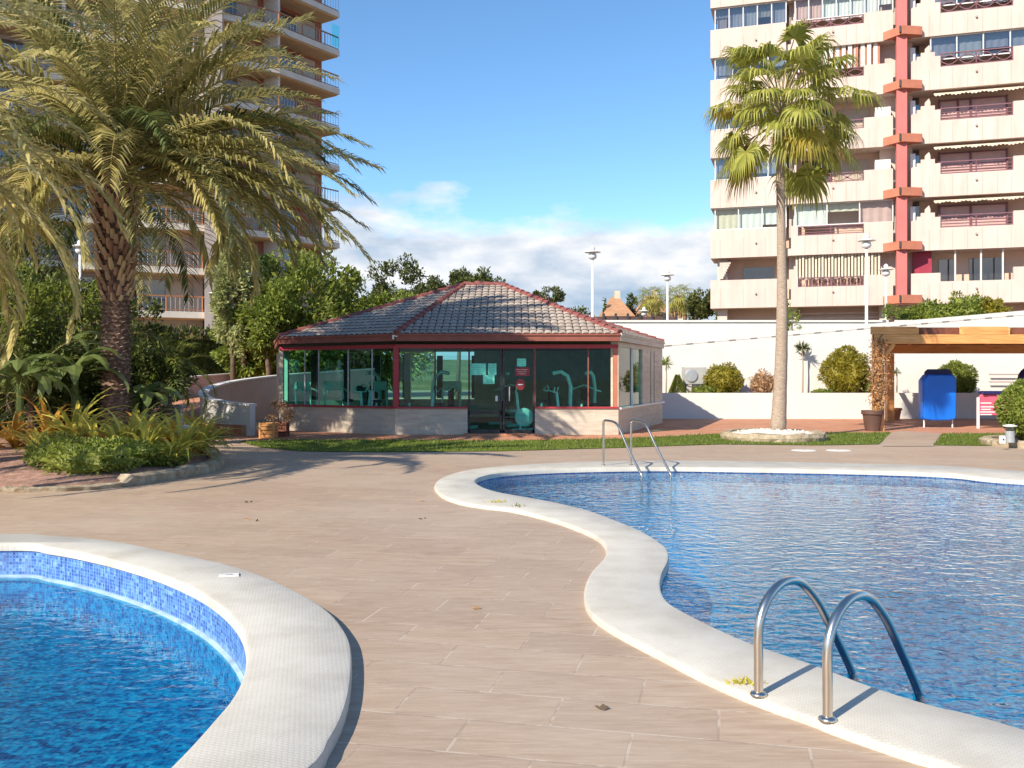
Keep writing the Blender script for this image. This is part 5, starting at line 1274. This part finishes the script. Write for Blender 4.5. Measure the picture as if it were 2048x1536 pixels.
specs = [
 ('bromeliad', 268, 17.1, 22, 1.03, .075, 'leaf_yellow', 'yellow spiky plant at the right foot of the date palm'),
 ('bromeliad', 300, 16.4, 24, 0.97, .07, 'leaf_yellow', 'yellow-green spiky plant, tallest of the clump right of the palm foot'),
 ('bromeliad', 342, 16.9, 24, 1.08, .075, 'leaf_yellow', 'broad yellow spiky plant in the middle of the clump by the stone edging'),
 ('bromeliad', 388, 17.4, 22, 1.03, .07, 'leaf_yellow', 'yellow spiky plant at the far right end of the flower bed'),
 ('bromeliad', 255, 15.8, 16, 0.54, .05, 'leaf_yellow', 'small yellow spiky plant in front of the palm trunk'),
 ('bromeliad', 350, 15.5, 16, 0.65, .06, 'leaf_yellow', 'pale spiky plant leaning over the stone edging'),
 ('croton', 278, 18.1, 18, 0.86, .12, 'leaf_orange', 'orange-leaved plant right beside the palm trunk'),
 ('croton', 310, 17.9, 14, 0.81, .12, 'leaf_orange', 'orange-tipped plant behind the yellow clump'),
 ('croton', 30, 17.1, 20, 0.92, .11, 'leaf_orange', 'orange and green leafy plant near the left edge'),
 ('bromeliad', 240, 16.0, 22, 1.05, .075, 'leaf_yellow', 'tall yellow spiky plant directly in front of the palm trunk'),
 ('bromeliad', 290, 15.7, 22, 1.0, .07, 'leaf_yellow', 'spreading yellow spiky plant in front of the tallest one'),
 ('bromeliad', 365, 16.1, 22, 1.05, .075, 'leaf_yellow', 'yellow-green spiky plant beside the thin pale post'),
 ('bromeliad', 405, 16.9, 20, .95, .07, 'leaf_yellow', 'yellow spiky plant with leaves reaching out over the paving'),
 ('croton', 345, 16.4, 16, .8, .11, 'leaf_orange', 'orange-leaved plant in the middle of the yellow clump'),
 ('croton', 95, 18.2, 22, 1.25, .12, 'leaf_orange', 'tall orange and yellow shrub left of the palm, behind the soil patch'),
 ('croton', 215, 16.2, 18, .8, .11, 'leaf_orange', 'orange-leaved plant just left of the palm foot'),
 ('croton', 395, 17.6, 18, .95, .11, 'leaf_orange', 'orange-leaved plant at the right end of the yellow clump'),
 ('croton', 265, 16.6, 20, 1.25, .10, 'leaf_yellow', 'upright yellow-leaved shrub rising in front of the palm trunk'),
 ('bromeliad', 75, 15.9, 20, 0.81, .07, 'leaf_yellow', 'yellow-green spiky plant left of the palm, near the soil patch'),
 ('bromeliad', 150, 16.1, 18, 0.86, .07, 'leaf_yellow', 'yellow spiky plant midway between the soil patch and the palm'),
 ('bromeliad', 190, 16.9, 18, 1.03, .08, 'leaf_yellow', 'tall yellow-green spiky plant just left of the palm trunk'),
 ('croton', 150, 17.5, 24, 1.40, .13, 'leaf_yellow', 'upright yellow-green shrub standing behind the bed left of the palm'),
 ('bromeliad', 120, 15.2, 14, 0.49, .05, 'leaf_orange', 'small orange spiky plant in front at the soil patch')]
for nm, px, Y, n, ln, wd, m_, lab in specs:
    rosette(nm, on(px, Y), int(n*1.35)+6, ln*.9, wd*(.95 if nm == 'bromeliad' else .8), M[m_], lab, 'croton' if nm == 'croton' else 'spiky plant', (15, 85), .9)
for px, Y, r_, lab in ((125, 14.9, (.50, .45, .26), 'low green shrub beside the soil patch'), (180, 15.2, (.60, .5, .22), 'low green groundcover shrub in front of the yellow plants'), (240, 15.1, (.55, .45, .24), 'bright green low shrub in front of the palm trunk'), (315, 15.6, (.50, .4, .18), 'green low shrub under the spiky clump'), (165, 14.35, (.70, .4, .20), 'sprawling green shrub over the bed edge')):
    bush('low_shrub', on(px, Y, .12), r_, 1100, .075, M['leaf_hedge'] if 'bright' in lab else M['leaf_mid'], lab, 'shrub', rough=.25, seed=px, stem=False)
t = thing('garden_post', W(372, 936), 'thin pale post among the plants at the right end of the flower bed', 'post'); c = t.location; mb = MB(); mb.tube([(c.x, c.y, 0), (c.x, c.y, .72)], .022, 8); part(mb, 'pole', M['mullion'], t); mb = MB(); mb.box((c.x, c.y, .74), (.10, .10, .06), bev=.01); part(mb, 'head', M['white_paint'], t)

# dense shrubs and trees at left, each its own
rnd.seed(41)
def big(name, px, Y, h_, r, n, size, mat, label, **kw): return tree(name, (on(px, Y, 0)), h_, r, n, size, M[mat], label, **kw)
big('broadleaf_tree', 30, 27.5, 6.6, (2.6, 2.0, 2.6), 9000, .17, 'leaf_dark', 'dark dense tree filling the left edge behind the flower bed', cat='tree', multi=3, clumps=40)
big('broadleaf_tree', 140, 26.0, 5.2, (1.9, 1.6, 2.0), 6500, .16, 'leaf_mid', 'green bushy tree left of the date palm trunk', cat='tree', multi=2, clumps=32)
big('broadleaf_tree', -40, 21.5, 3.9, (1.6, 1.5, 1.7), 5000, .15, 'leaf_mid', 'leafy green tree cut by the left edge', cat='tree', multi=2, clumps=26)
big('broadleaf_shrub', 110, 23.0, 3.0, (1.9, 1.4, 1.5), 6000, .14, 'leaf_dark', 'dark shrub behind the yellow plants, left of the palm', cat='shrub', multi=4, clumps=36)
big('broadleaf_shrub', 20, 21.0, 2.5, (1.7, 1.2, 1.25), 5000, .14, 'leaf_dark', 'dark shrub beside the orange plant near the left edge', cat='shrub', multi=4, clumps=30)
big('broadleaf_shrub', 190, 22.6, 2.5, (1.1, .9, 1.2), 3500, .13, 'leaf_dark', 'shaded shrub directly left of the palm trunk', cat='shrub', multi=3, clumps=24)
big('broadleaf_shrub', 300, 23.6, 2.6, (1.0, .9, 1.25), 4500, .12, 'leaf_dark', 'dark shrub directly right of the palm trunk', cat='shrub', multi=3, clumps=26)
big('broadleaf_shrub', 262, 27.6, 4.1, (1.1, 1.0, 1.6), 3800, .14, 'leaf_dark', 'tall dark green shrub behind the palm trunk, before the balconies', cat='shrub', multi=3, clumps=26)
small_palm('young_palm', on(335, 23.8, .1), 1.6, 26, 1.45, M['leaf_mid'], 'young palm with drooping fronds right of the date palm trunk', .08, nl=30, ll=.34, el0=80, el1=-25)
small_palm('young_palm', on(210, 25.0, .1), 2.3, 24, 1.7, M['leaf_dark'], 'young palm with dark fronds behind the date palm trunk', .08, nl=30, ll=.36, el0=80, el1=-25)
small_palm('young_palm', on(60, 20.3, .1), 1.1, 26, 1.7, M['leaf_dark'], 'dark low palm behind the orange plant at left', .08, nl=30, ll=.36, el0=75, el1=-15)
# broad leaved banana clump
def banana(c, h_, n, label):
    c = Vector(c); t = thing('banana_plant', c, label, 'banana plant'); mb, ms = MB(), MB(); ms.tube([c, c+Vector((0, 0, h_*.55))], [.10, .07], 8)
    for k in range(n):
        az = k*2.4; e = R(rnd.uniform(35, 80)); l_ = h_*.55*rnd.uniform(.8, 1.15); p = c+Vector((0, 0, h_*.5)); s = Vector((-math.sin(az), math.cos(az), 0)); vs = []; seg = 10
        for i in range(seg+1):
            q = i/seg; wq = .15*math.sin(math.pi*min(1, q*.95+.05))**.7 if q > .25 else .012; jag = 1+.15*(i % 2); vs += [p-s*wq*jag+Vector((0, 0, -wq*.35)), p, p+s*wq*jag+Vector((0, 0, -wq*.35))]
            p = p+Vector((math.cos(az)*math.cos(e), math.sin(az)*math.cos(e), math.sin(e)))*l_/seg; e -= .18+.02*i
        mb.add(vs, [(3*i+j, 3*i+3+j, 3*i+4+j, 3*i+1+j) for i in range(seg) for j in (0, 1)])
    split_build(mb, 'leaves', M['leaf_banana'], t); split_build(ms, 'stem', M['leaf_banana'], t)
banana(on(150, 20.6, .1), 2.9, 17, 'pale green banana plant left of the date palm trunk')
banana(on(40, 19.6, .1), 2.6, 15, 'banana plant with broad leaves near the left edge')
banana(on(290, 21.6, .1), 1.9, 15, 'low banana plant just right of the date palm trunk')
banana(on(105, 22.2, .1), 3.6, 14, 'tall banana plant rising from the dark shrubs')

# hedge below the left tower
t = thing('hedge', (-12, 43, 0), 'long dark clipped hedge behind the curved ramp wall', 'hedge')
hp = smooth_open([(-19, 37.5, 0), (-16.2, 39.5, 0), (-13.5, 42.8, 0), (-10, 45.2, 0), (-6.5, 46.2, 0)], 10); mb = MB(); wall_path(mb, [(p.x, p.y, 3.3) for p in hp], .9, 0)
for k in range(15000):
    i = rnd.randrange(len(hp)-1); p = hp[i].lerp(hp[i+1], rnd.random()); z = 3.6*rnd.random()**.6; o_ = rnd.choice((-.5, .5, .45, 0)) if z > 2.9 else rnd.choice((-.5, .5))
    d = (hp[i+1]-hp[i]).normalized(); nn = Vector((d.y, -d.x, 0)); leaf(mb, p+nn*(o_+rnd.uniform(-.08, .12))+Vector((0, 0, z+(.25*rnd.random()*(z > 2.8)))), nn*.3+Vector((0, 0, .9))+rv()*.7, rnd.uniform(.14, .30), .3)
split_build(mb, 'foliage', M['leaf_dark'], t)
# leafy trees behind the pavilion
rnd.seed(51)
big('broadleaf_tree', 620, 40.5, 6.9, (2.7, 2.2, 2.9), 12000, .26, 'leaf_mid', 'large leafy tree between the left tower and the pavilion roof', cat='tree', multi=3, clumps=55)
big('broadleaf_tree', 478, 39.0, 7.4, (1.25, 1.2, 2.3), 7500, .22, 'leaf_pale', 'pale green slender tree in front of the left tower', cat='tree', multi=2, clumps=34)
big('broadleaf_tree', 548, 38.5, 5.6, (1.55, 1.3, 1.7), 7000, .20, 'leaf_hedge', 'sunlit leafy tree at the left end of the pavilion roof', cat='tree', multi=2, clumps=34)
big('broadleaf_shrub', 500, 39.8, 3.9, (1.5, 1.0, 1.3), 5000, .2, 'leaf_hedge', 'rounded green shrub under the pale slender tree, before the hedge', cat='shrub', multi=3, clumps=30)
big('broadleaf_shrub', 760, 41.5, 5.9, (2.1, 1.6, 2.2), 8500, .20, 'leaf_hedge', 'bright green shrub just above the left slope of the pavilion roof', cat='shrub', multi=3, clumps=40)
big('pine_tree', 812, 58.0, 8.9, (2.6, 2.2, 2.4), 9000, .24, 'leaf_pine', 'dark round pine behind the bright shrub, left of the roof peak', cat='pine tree', clumps=42)
big('pine_tree', 915, 54.0, 8.1, (1.5, 1.4, 1.9), 6000, .22, 'leaf_pine', 'dark pine directly behind the roof peak', cat='pine tree', clumps=30)
big('pine_tree', 965, 57.0, 7.9, (1.3, 1.2, 1.6), 4500, .22, 'leaf_pine', 'small dark pine just right of the roof peak', cat='pine tree', clumps=24)
big('pine_tree', 865, 55.0, 6.9, (2.2, 1.6, 1.6), 5000, .22, 'leaf_pine', 'low dark pine between the two taller pines', cat='pine tree', clumps=24)
# far trees on the horizon
far = [(1092, 80, 9.3, (1.3, 1.3, .7), 1500, 'leaf_pine', 'pine_tree', 'flat-topped pine standing tallest right of the roof peak', 1.0),
 (1075, 70, 7.3, (2.3, 1.6, 1.3), 2600, 'leaf_mid', 'broadleaf_tree', 'green tree low behind the right roof slope', 0),
 (1130, 68, 6.6, (2.1, 1.6, 1.2), 2600, 'leaf_pine', 'broadleaf_tree', 'dark green tree beside the tall white lamp post', 0),
 (1400, 62, 7.4, (1.75, 1.6, 2.6), 6500, 'leaf_pine', 'broadleaf_tree', 'dark tree touching the left side of the cream tower', 0),
 (1210, 84, 8.3, (.28, .28, 2.6), 900, 'leaf_dark', 'cypress_tree', 'thin dark cypress between the two lamp posts', 0),
 (1265, 88, 9.4, (.55, .55, 1.1), 700, 'leaf_dark', 'pine_tree', 'small dark pine standing over the orange-roofed house', 0),
 (1275, 86, 6.9, (1.3, 1.0, 1.7), 1500, 'leaf_pine', 'broadleaf_tree', 'round tree between the two orange-roofed houses', 0)]
for px, Y, h_, r_, n, m_, nm, lab, _ in far: big(nm, px, Y, h_, r_, n, .26, m_, lab, cat=nm.replace('_', ' ').replace('broadleaf tree', 'tree'), clumps=20, trunk_r=.15)
def far_palm(px, Y, h_, label):
    c = on(px, Y, 0); t = thing('fan_palm', c, label, 'palm tree'); mb = MB(); mb.tube([c, c+Vector((0, 0, h_))], [.4, .3], 8); part(mb, 'trunk', M['stub'], t); mf, ms = MB(), MB()
    for k in range(26): fanleaf(mf, ms, c+Vector((0, 0, h_)), k*2.4, R(80-120*k/26), 1.0, .95, 16, .6)
    split_build(mf, 'crown', M['fan'], t); split_build(ms, 'leaf_stems', M['rachis'], t)
    md = MB()
    for k in range(500): a = rnd.uniform(0, 6.28); z = h_-.3-rnd.random()*2.2; leaf(md, c+Vector((.5*math.cos(a), .5*math.sin(a), z)), Vector((math.cos(a)*.3, math.sin(a)*.3, -1)), .8, .3)
    split_build(md, 'dead_leaves', M['stub'], t)
far_palm(1303, 84, 8.6, 'far fan palm behind the orange roofs, left of the middle lamp post')
far_palm(1357, 80, 8.4, 'far fan palm with a shaggy orange trunk, right of the middle lamp post')
# far houses
def house(px0, px1, Y, zt, zr, label, wins=3, mat='far_wall'):
    a, b = on(px0, Y, 0), on(px1, Y, 0); c = (a+b)/2; wd = b.x-a.x; t = thing('house', c, label, 'house')
    mb = MB(); mb.box((c.x, c.y+3, zt/2), (wd, 6, zt)); part(mb, 'wall', M[mat], t)
    if zr: 
        mb = MB(); o_ = .35; P = [(a.x-o_, Y-o_, zt), (b.x+o_, Y-o_, zt), (b.x+o_, Y+6+o_, zt), (a.x-o_, Y+6+o_, zt), (a.x+wd*.35, Y+3, zr), (b.x-wd*.35, Y+3, zr)]
        mb.add(P, [(0, 1, 5, 4), (1, 2, 5), (2, 3, 4, 5), (3, 0, 4), (0, 3, 2, 1)]); r_ = part(mb, 'roof', M['orange_roof'], t)
        mb = MB(); mb.box((c.x+wd*.1, Y+3, zr+.1), (.5, .5, .9)); part(mb, 'chimney', M['far_wall'], r_)
    for i in range(wins): mb = MB(); mb.box((a.x+wd*(i+.5)/wins, Y-.02, zt-1.4), (.9, .06, 1.1)); part(mb, 'window', M['dark'], t)
house(1212, 1262, 83, 7.0, 9.0, 'orange-roofed far house between the tall lamp post and the small pine', 2)
house(1280, 1345, 87, 7.4, 9.5, 'orange-roofed far house behind the middle lamp post', 3)
house(1166, 1182, 76, 6.6, 0, 'small white far building at the foot of the tallest lamp post', 1, 'white_wall')
house(1040, 1052, 96, 10.4, 0, 'tiny white far building peeping over the pavilion roof', 1, 'white_wall')
house(1356, 1366, 70, 6.0, 0, 'narrow white far gatehouse beside the shaggy palm', 1, 'white_wall')
t = thing('boundary_fence', on(1290, 60, 0), 'long dark brown boundary fence below the orange-roofed houses', 'fence')
a, b = on(1183, 60, 0), on(1352, 60, 0); mb = MB(); mb.box(((a.x+b.x)/2, 60, 2.75), (b.x-a.x, .15, 5.5)); part(mb, 'panel', M['far_fence'], t)
mb = MB()
for i in range(8): mb.box((a.x+(b.x-a.x)*i/7, 59.88, 2.85), (.15, .12, 5.7))
part(mb, 'post', M['dark'], t)

# ================================================================ LAMP POSTS
def lamp(px, py, Y, label, s=1.0):
    c = on(px, Y, 0); zt = CH+(HOR-py)/F*Y; t = thing('lamp_post', c, label, 'lamp post', 'white lamp posts')
    mb = MB(); mb.tube([c, c+Vector((0, 0, 1)), c+Vector((0, 0, zt-.62*s))], [.10*s, .075*s, .055*s], 10); part(mb, 'pole', M['white_paint'], t, True)
    g0 = Vector((c.x, c.y, zt-.62*s)); mb = MB(); mb.lathe(g0, [(.05*s, 0), (.16*s, .05*s), (.20*s, .14*s), (.17*s, .26*s), (.10*s, .30*s)], 14); part(mb, 'globe', M['mullion'], t, True)
    mb = MB(); mb.lathe(g0, [(.10*s, .30*s), (.36*s, .325*s), (.37*s, .345*s), (.12*s, .42*s)], 18); part(mb, 'shade', M['white_paint'], t, True)
    mb = MB(); mb.lathe(g0, [(.12*s, .42*s), (.11*s, .55*s), (.04*s, .62*s), (.01, .63*s)], 12); part(mb, 'finial', M['white_paint'], t, True)
lamp(1185, 492, 41.9, 'tall white lamp post behind the right roof slope of the pavilion')
lamp(1335, 540, 51.0, 'white lamp post in front of the orange-roofed houses')
lamp(1288, 614, 62.0, 'short far lamp post between the two larger ones, just over the wall')
lamp(1733, 468, 38.9, 'white lamp post in front of the cream tower, right of the palm trunk')
lamp(1772, 528, 46.5, 'shorter white lamp post beside the salmon column of the tower')
lamp(432, 575, 42.6, 'white lamp post in front of the grey pier of the left tower')
lamp(160, 480, 40.6, 'white lamp post half hidden by trees at left')

# ================================================================ PLANTER PLANTS
rnd.seed(61)
def pb(px, pyb, Y, rx, rz, m_, label, n=3500, size=.10, **kw): return bush('round_bush', Vector(((px-1024)/F*Y, Y, .9)), (rx, min(rx, .62), rz), n, size, M[m_], label, 'bush', **kw)
pb(1447, 785, 36.3, .68, .58, 'leaf_olive', 'round olive-yellow bush in the planter beside the air conditioner', seed=1)
pb(1692, 785, 36.3, .86, .88, 'leaf_olive', 'biggest round olive bush, in the planter left of the pergola', 6000, seed=2)
pb(1912, 785, 36.3, .70, .62, 'leaf_mid', 'round dark bush in the shade behind the blue covered table', 4500, seed=3)
bush('round_bush', Vector(((1745-1024)/F*36.2, 36.2, .9)), (.45, .45, .4), 1800, .09, M['leaf_mid'], 'smaller green bush behind the front pergola post', 'bush', seed=4)
bush('flowering_shrub', Vector(((1526-1024)/F*36.2, 36.2, .9)), (.42, .4, .42), 1400, .09, M['leaf_dry'], 'sparse reddish shrub left of the fan palm trunk', 'shrub', rough=.35, seed=5)
bush('low_shrub', Vector(((1408-1024)/F*36.0, 36.0, .9)), (.45, .3, .16), 1100, .08, M['leaf_mid'], 'low green shrub in front of the air conditioner', 'shrub', rough=.3, seed=6)
bush('low_shrub', Vector(((1645-1024)/F*36.0, 36.0, .9)), (.35, .3, .10), 700, .08, M['leaf_mid'], 'very low grey-green plants left of the biggest bush', 'shrub', rough=.3, seed=9)
c = Vector(((1355-1024)/F*36.2, 36.2, .9)); t = thing('conifer', c, 'small cone-shaped conifer in the planter near the pavilion', 'conifer'); mb = MB()
for i in range(2200): q = rnd.random()**.7; a = rnd.uniform(0, 6.28); r_ = .30*q+.02; leaf(mb, c+Vector((r_*math.cos(a), r_*math.sin(a), .78*(1-q))), Vector((math.cos(a), math.sin(a), .6)), .09, .4)
split_build(mb, 'foliage', M['leaf_mid'], t); mb = MB(); mb.tube([c, c+Vector((0, 0, .6))], [.03, .01], 6); part(mb, 'trunk', M['bark'], t)
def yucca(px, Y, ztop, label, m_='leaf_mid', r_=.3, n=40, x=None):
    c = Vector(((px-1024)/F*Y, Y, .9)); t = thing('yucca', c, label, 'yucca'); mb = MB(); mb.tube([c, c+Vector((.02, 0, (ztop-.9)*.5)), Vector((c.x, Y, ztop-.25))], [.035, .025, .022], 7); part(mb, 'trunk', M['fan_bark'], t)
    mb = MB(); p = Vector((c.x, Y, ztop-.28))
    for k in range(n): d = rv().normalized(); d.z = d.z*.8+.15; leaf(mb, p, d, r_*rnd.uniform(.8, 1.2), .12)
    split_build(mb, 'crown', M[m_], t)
yucca(1605, 36.9, 3.05, 'thin grey yucca shape standing in for a tufted shadow on the white wall, right of the fan palm trunk', 'leaf_pine', .36, 90)  # plant-shaped stand-in for a grey shadow mark on the wall
yucca(1332, 36.3, 2.45, 'thin yucca right beside the pavilion corner', 'leaf_hedge', .34, 60)
yucca(1793, 36.3, 2.1, 'thin dark cactus-like yucca behind the rear pergola post', 'leaf_dark', .22, 50)
# shrubs above the white walls
rnd.seed(71)
for px, Y, r_, m_, lab in ((1925, 42.6, (1.05, .7, .85), 'leaf_hedge', 'green shrub over the terrace wall in front of the tower, highest of the row'), (1860, 42.4, (1.0, .7, .68), 'leaf_hedge', 'yellow-green shrub over the terrace wall right of the salmon column'), (1975, 42.6, (.7, .6, .80), 'leaf_olive', 'yellowish shrub at the right end of the row above the wall'), (1815, 42.4, (.7, .5, .45), 'leaf_hedge', 'small shrub at the left end of the row above the wall')):
    c = Vector(((px-1024)/F*Y, Y, 3.55)); bush('terrace_shrub', c, r_, 3600, .15, M[m_], lab, 'shrub', rough=.35, seed=px)
mb = MB(); mb.box((16.5, 43.2, 3.5), (21, 5, .2)); tag(mb.build('terrace', M['terrain']), 'raised terrace ground behind the white wall', kind='structure')
c = Vector((0, 0, 0)); cc = A(1795, 655, 36.8); t = pot('potted_shrub', Vector((cc.x, 37.38, zl(cc.x)+.18)), .14, .22, M['pot'], 'small dark potted shrub standing on the white wall above the pergola', 'potted plant')
mb = MB(); crown(mb, (cc.x, 37.38, zl(cc.x)+.62), (.26, .2, .34), 700, .09, 10, .4); split_build(mb, 'foliage', M['leaf_hedge'], t)
big('broadleaf_shrub', 1584, 38.6, 4.6, (.35, .3, .9), 500, .11, 'leaf_hedge', 'wispy green shrub peeping out behind the fan palm trunk', cat='shrub', clumps=14, trunk_r=.04)
# right foreground round bush in its stone edged bed
cb_ = Vector(((2092-1024)/F*22.0, 22.0, .12)); bush('round_bush', cb_, (1.02, .95, .74), 9000, .085, M['leaf_hedge'], 'large clipped green bush at the right edge near the pool', 'bush', rough=.05, seed=8)
t = thing('stone_edging', cb_, 'low stone edging round the clipped bush at the right edge', 'stone edging'); mb = MB(); cc = Vector((cb_.x, 22.0, 0)); mb.lathe(cc, [(1.42, 0), (1.42, .12), (1.34, .17), (1.16, .16), (1.12, 0)], 36)
for i, v_ in enumerate(mb.v): q = 1+.03*noise.noise(Vector((v_[0]*5, v_[1]*5, v_[2]*9))); mb.v[i] = (cc.x+(v_[0]-cc.x)*q, cc.y+(v_[1]-cc.y)*q, v_[2])
part(mb, 'stones', M['stone'], t)
mb = MB(); mb.lathe(cc, [(1.2, .05), (.6, .12), (.01, .13)], 24); part(mb, 'soil', M['soil'], t)
c = W(2020, 897); c.z = .14; t = thing('garden_light', c, 'short grey garden light with a white flat top before the clipped bush', 'garden light')
mb = MB(); mb.tube([c, c+Vector((0, 0, .26))], .10, 16); part(mb, 'base', M['grey_metal'], t); mb = MB(); mb.tube([c+Vector((0, 0, .26)), c+Vector((0, 0, .36))], .085, 16); part(mb, 'lens', M['glass_grey'], t); mb = MB(); mb.lathe(c+Vector((0, 0, .36)), [(.15, 0), (.16, .02), (.05, .05)], 16); part(mb, 'cap', M['white_paint'], t)
c2_ = W(2005, 900); c2_.z = .14; t = thing('socket_box', c2_, 'small white outdoor socket box beside the garden light', 'socket box'); mb = MB(); mb.box((c2_.x, c2_.y, c2_.z+.09), (.10, .08, .18), bev=.01); part(mb, 'box', M['white_paint'], t); mb = MB(); mb.box((c2_.x, c2_.y-.043, c2_.z+.10), (.035, .006, .035)); part(mb, 'socket', M['dark'], t)
# wooden planters left of the pavilion
for px, py, s, m_, lab, fol in ((537, 876, .36, 'pine', 'light wooden planter box at the left pavilion corner', False), (563, 873, .30, 'dark_wood', 'dark wooden planter with a dry pink flowering plant by the pavilion corner', True)):
    c = W(px, py); t = thing('planter_box', c, lab, 'planter'); mb = MB()
    for sx, sy in ((1, 0), (-1, 0), (0, 1), (0, -1)):
        for j in range(4): mb.box((c.x+sx*s*.5, c.y+sy*s*.5, .06+j*.10), (.03 if sx else s, .03 if sy else s, .085), bev=.006)
    for sx in (-1, 1):
        for sy in (-1, 1): mb.box((c.x+sx*s*.5, c.y+sy*s*.5, .21), (.055, .055, .42), bev=.006)
    part(mb, 'box', M[m_], t)
    mb = MB(); mb.box((c.x, c.y, .34), (s-.04, s-.04, .04)); part(mb, 'soil', M['soil'], t)
    if fol: mb = MB(); crown(mb, (c.x-.05, c.y, .66), (.42, .3, .26), 900, .06, 16, .35); split_build(mb, 'foliage', M['leaf_dry'], t)
# weeds and fallen leaves at the copings
rnd.seed(81)
for px, py, n, lab in ((995, 1012, 46, 'weed tuft in the joint at the left end of the large pool coping'), (1035, 1021, 20, 'tiny weed right of the larger tuft on the coping'), (1497, 1386, 34, 'weed tuft at the foot of the left ladder rail'), (1218, 1040, 0, '')):
    if not n: continue
    c = W(px, py); t = thing('weed', c, lab, 'weed'); mb = MB()
    for i in range(n): a = rnd.uniform(0, 6.28); leaf(mb, c+Vector((rnd.gauss(0, .05), rnd.gauss(0, .02), .0)), Vector((math.cos(a), math.sin(a)*.6, rnd.uniform(.5, 1.5))), rnd.uniform(.04, .12), .3)
    split_build(mb, 'leaves', M['leaf_yellow'] if px > 1400 or px < 1000 else M['leaf_hedge'], t)
for i, (px, py) in enumerate(((497, 1005), (489, 1040), (512, 1043), (841, 1004), (846, 1039), (947, 1220), (1195, 1420))):
    c = W(px, py); c.z = .008; t = thing('fallen_leaf', c, ['dry fallen leaf', 'curled dry leaf', 'small dark leaf'][i % 3]+' on the deck '+['left of the small dark pair, nearest the bed', 'the left one of a close pair', 'the right one of a close pair', 'before the tip of the large pool', 'just below another leaf near the pool tip', 'in the middle of the deck between the pools', 'in the right foreground, left of the ladder', 'on the open deck towards the pavilion', 'between the coping and the ladder', 'right of the small pool in the foreground'][i], 'leaf')
    mb = MB(); leaf(mb, c, Vector((rnd.uniform(-1, 1), rnd.uniform(-1, 1), .05)), .06, .6); leaf(mb, c+Vector((.015, 0, 0)), Vector((rnd.uniform(-1, 1), .4, .1)), .04, .5); split_build(mb, 'blade', M['leaf_dry'] if i % 2 else M['bark'], t)
# skimmer lids in the deck coping
c = W(458, 1152, ZL); t = thing('skimmer_lid', c, 'white skimmer lid set in the coping of the small pool', 'skimmer lid'); mb = MB(); mb.box((c.x, c.y, ZL+.006), (.16, .11, .010), .25, .003); part(mb, 'lid', M['white_paint'], t); mb = MB(); mb.box((c.x, c.y, ZL+.0125), (.05, .02, .002), .25); part(mb, 'slot', M['grey_metal'], t)
for px, lab in ((1607, 'pale round drain cover on the deck left of the other, before the palm ring'), (1677, 'pale round drain cover on the deck right of the other, before the palm ring')):
    c = W(px, 901); t = thing('drain_cover', c, lab, 'drain cover'); mb = MB(); mb.lathe(c, [(.27, .001), (.26, .008), (.02, .009)], 20); part(mb, 'lid', M['mullion'], t); mb = MB(); mb.lathe(c+Vector((0, 0, .0092)), [(.05, 0), (.045, .002)], 10); part(mb, 'knob', M['grey_metal'], t)
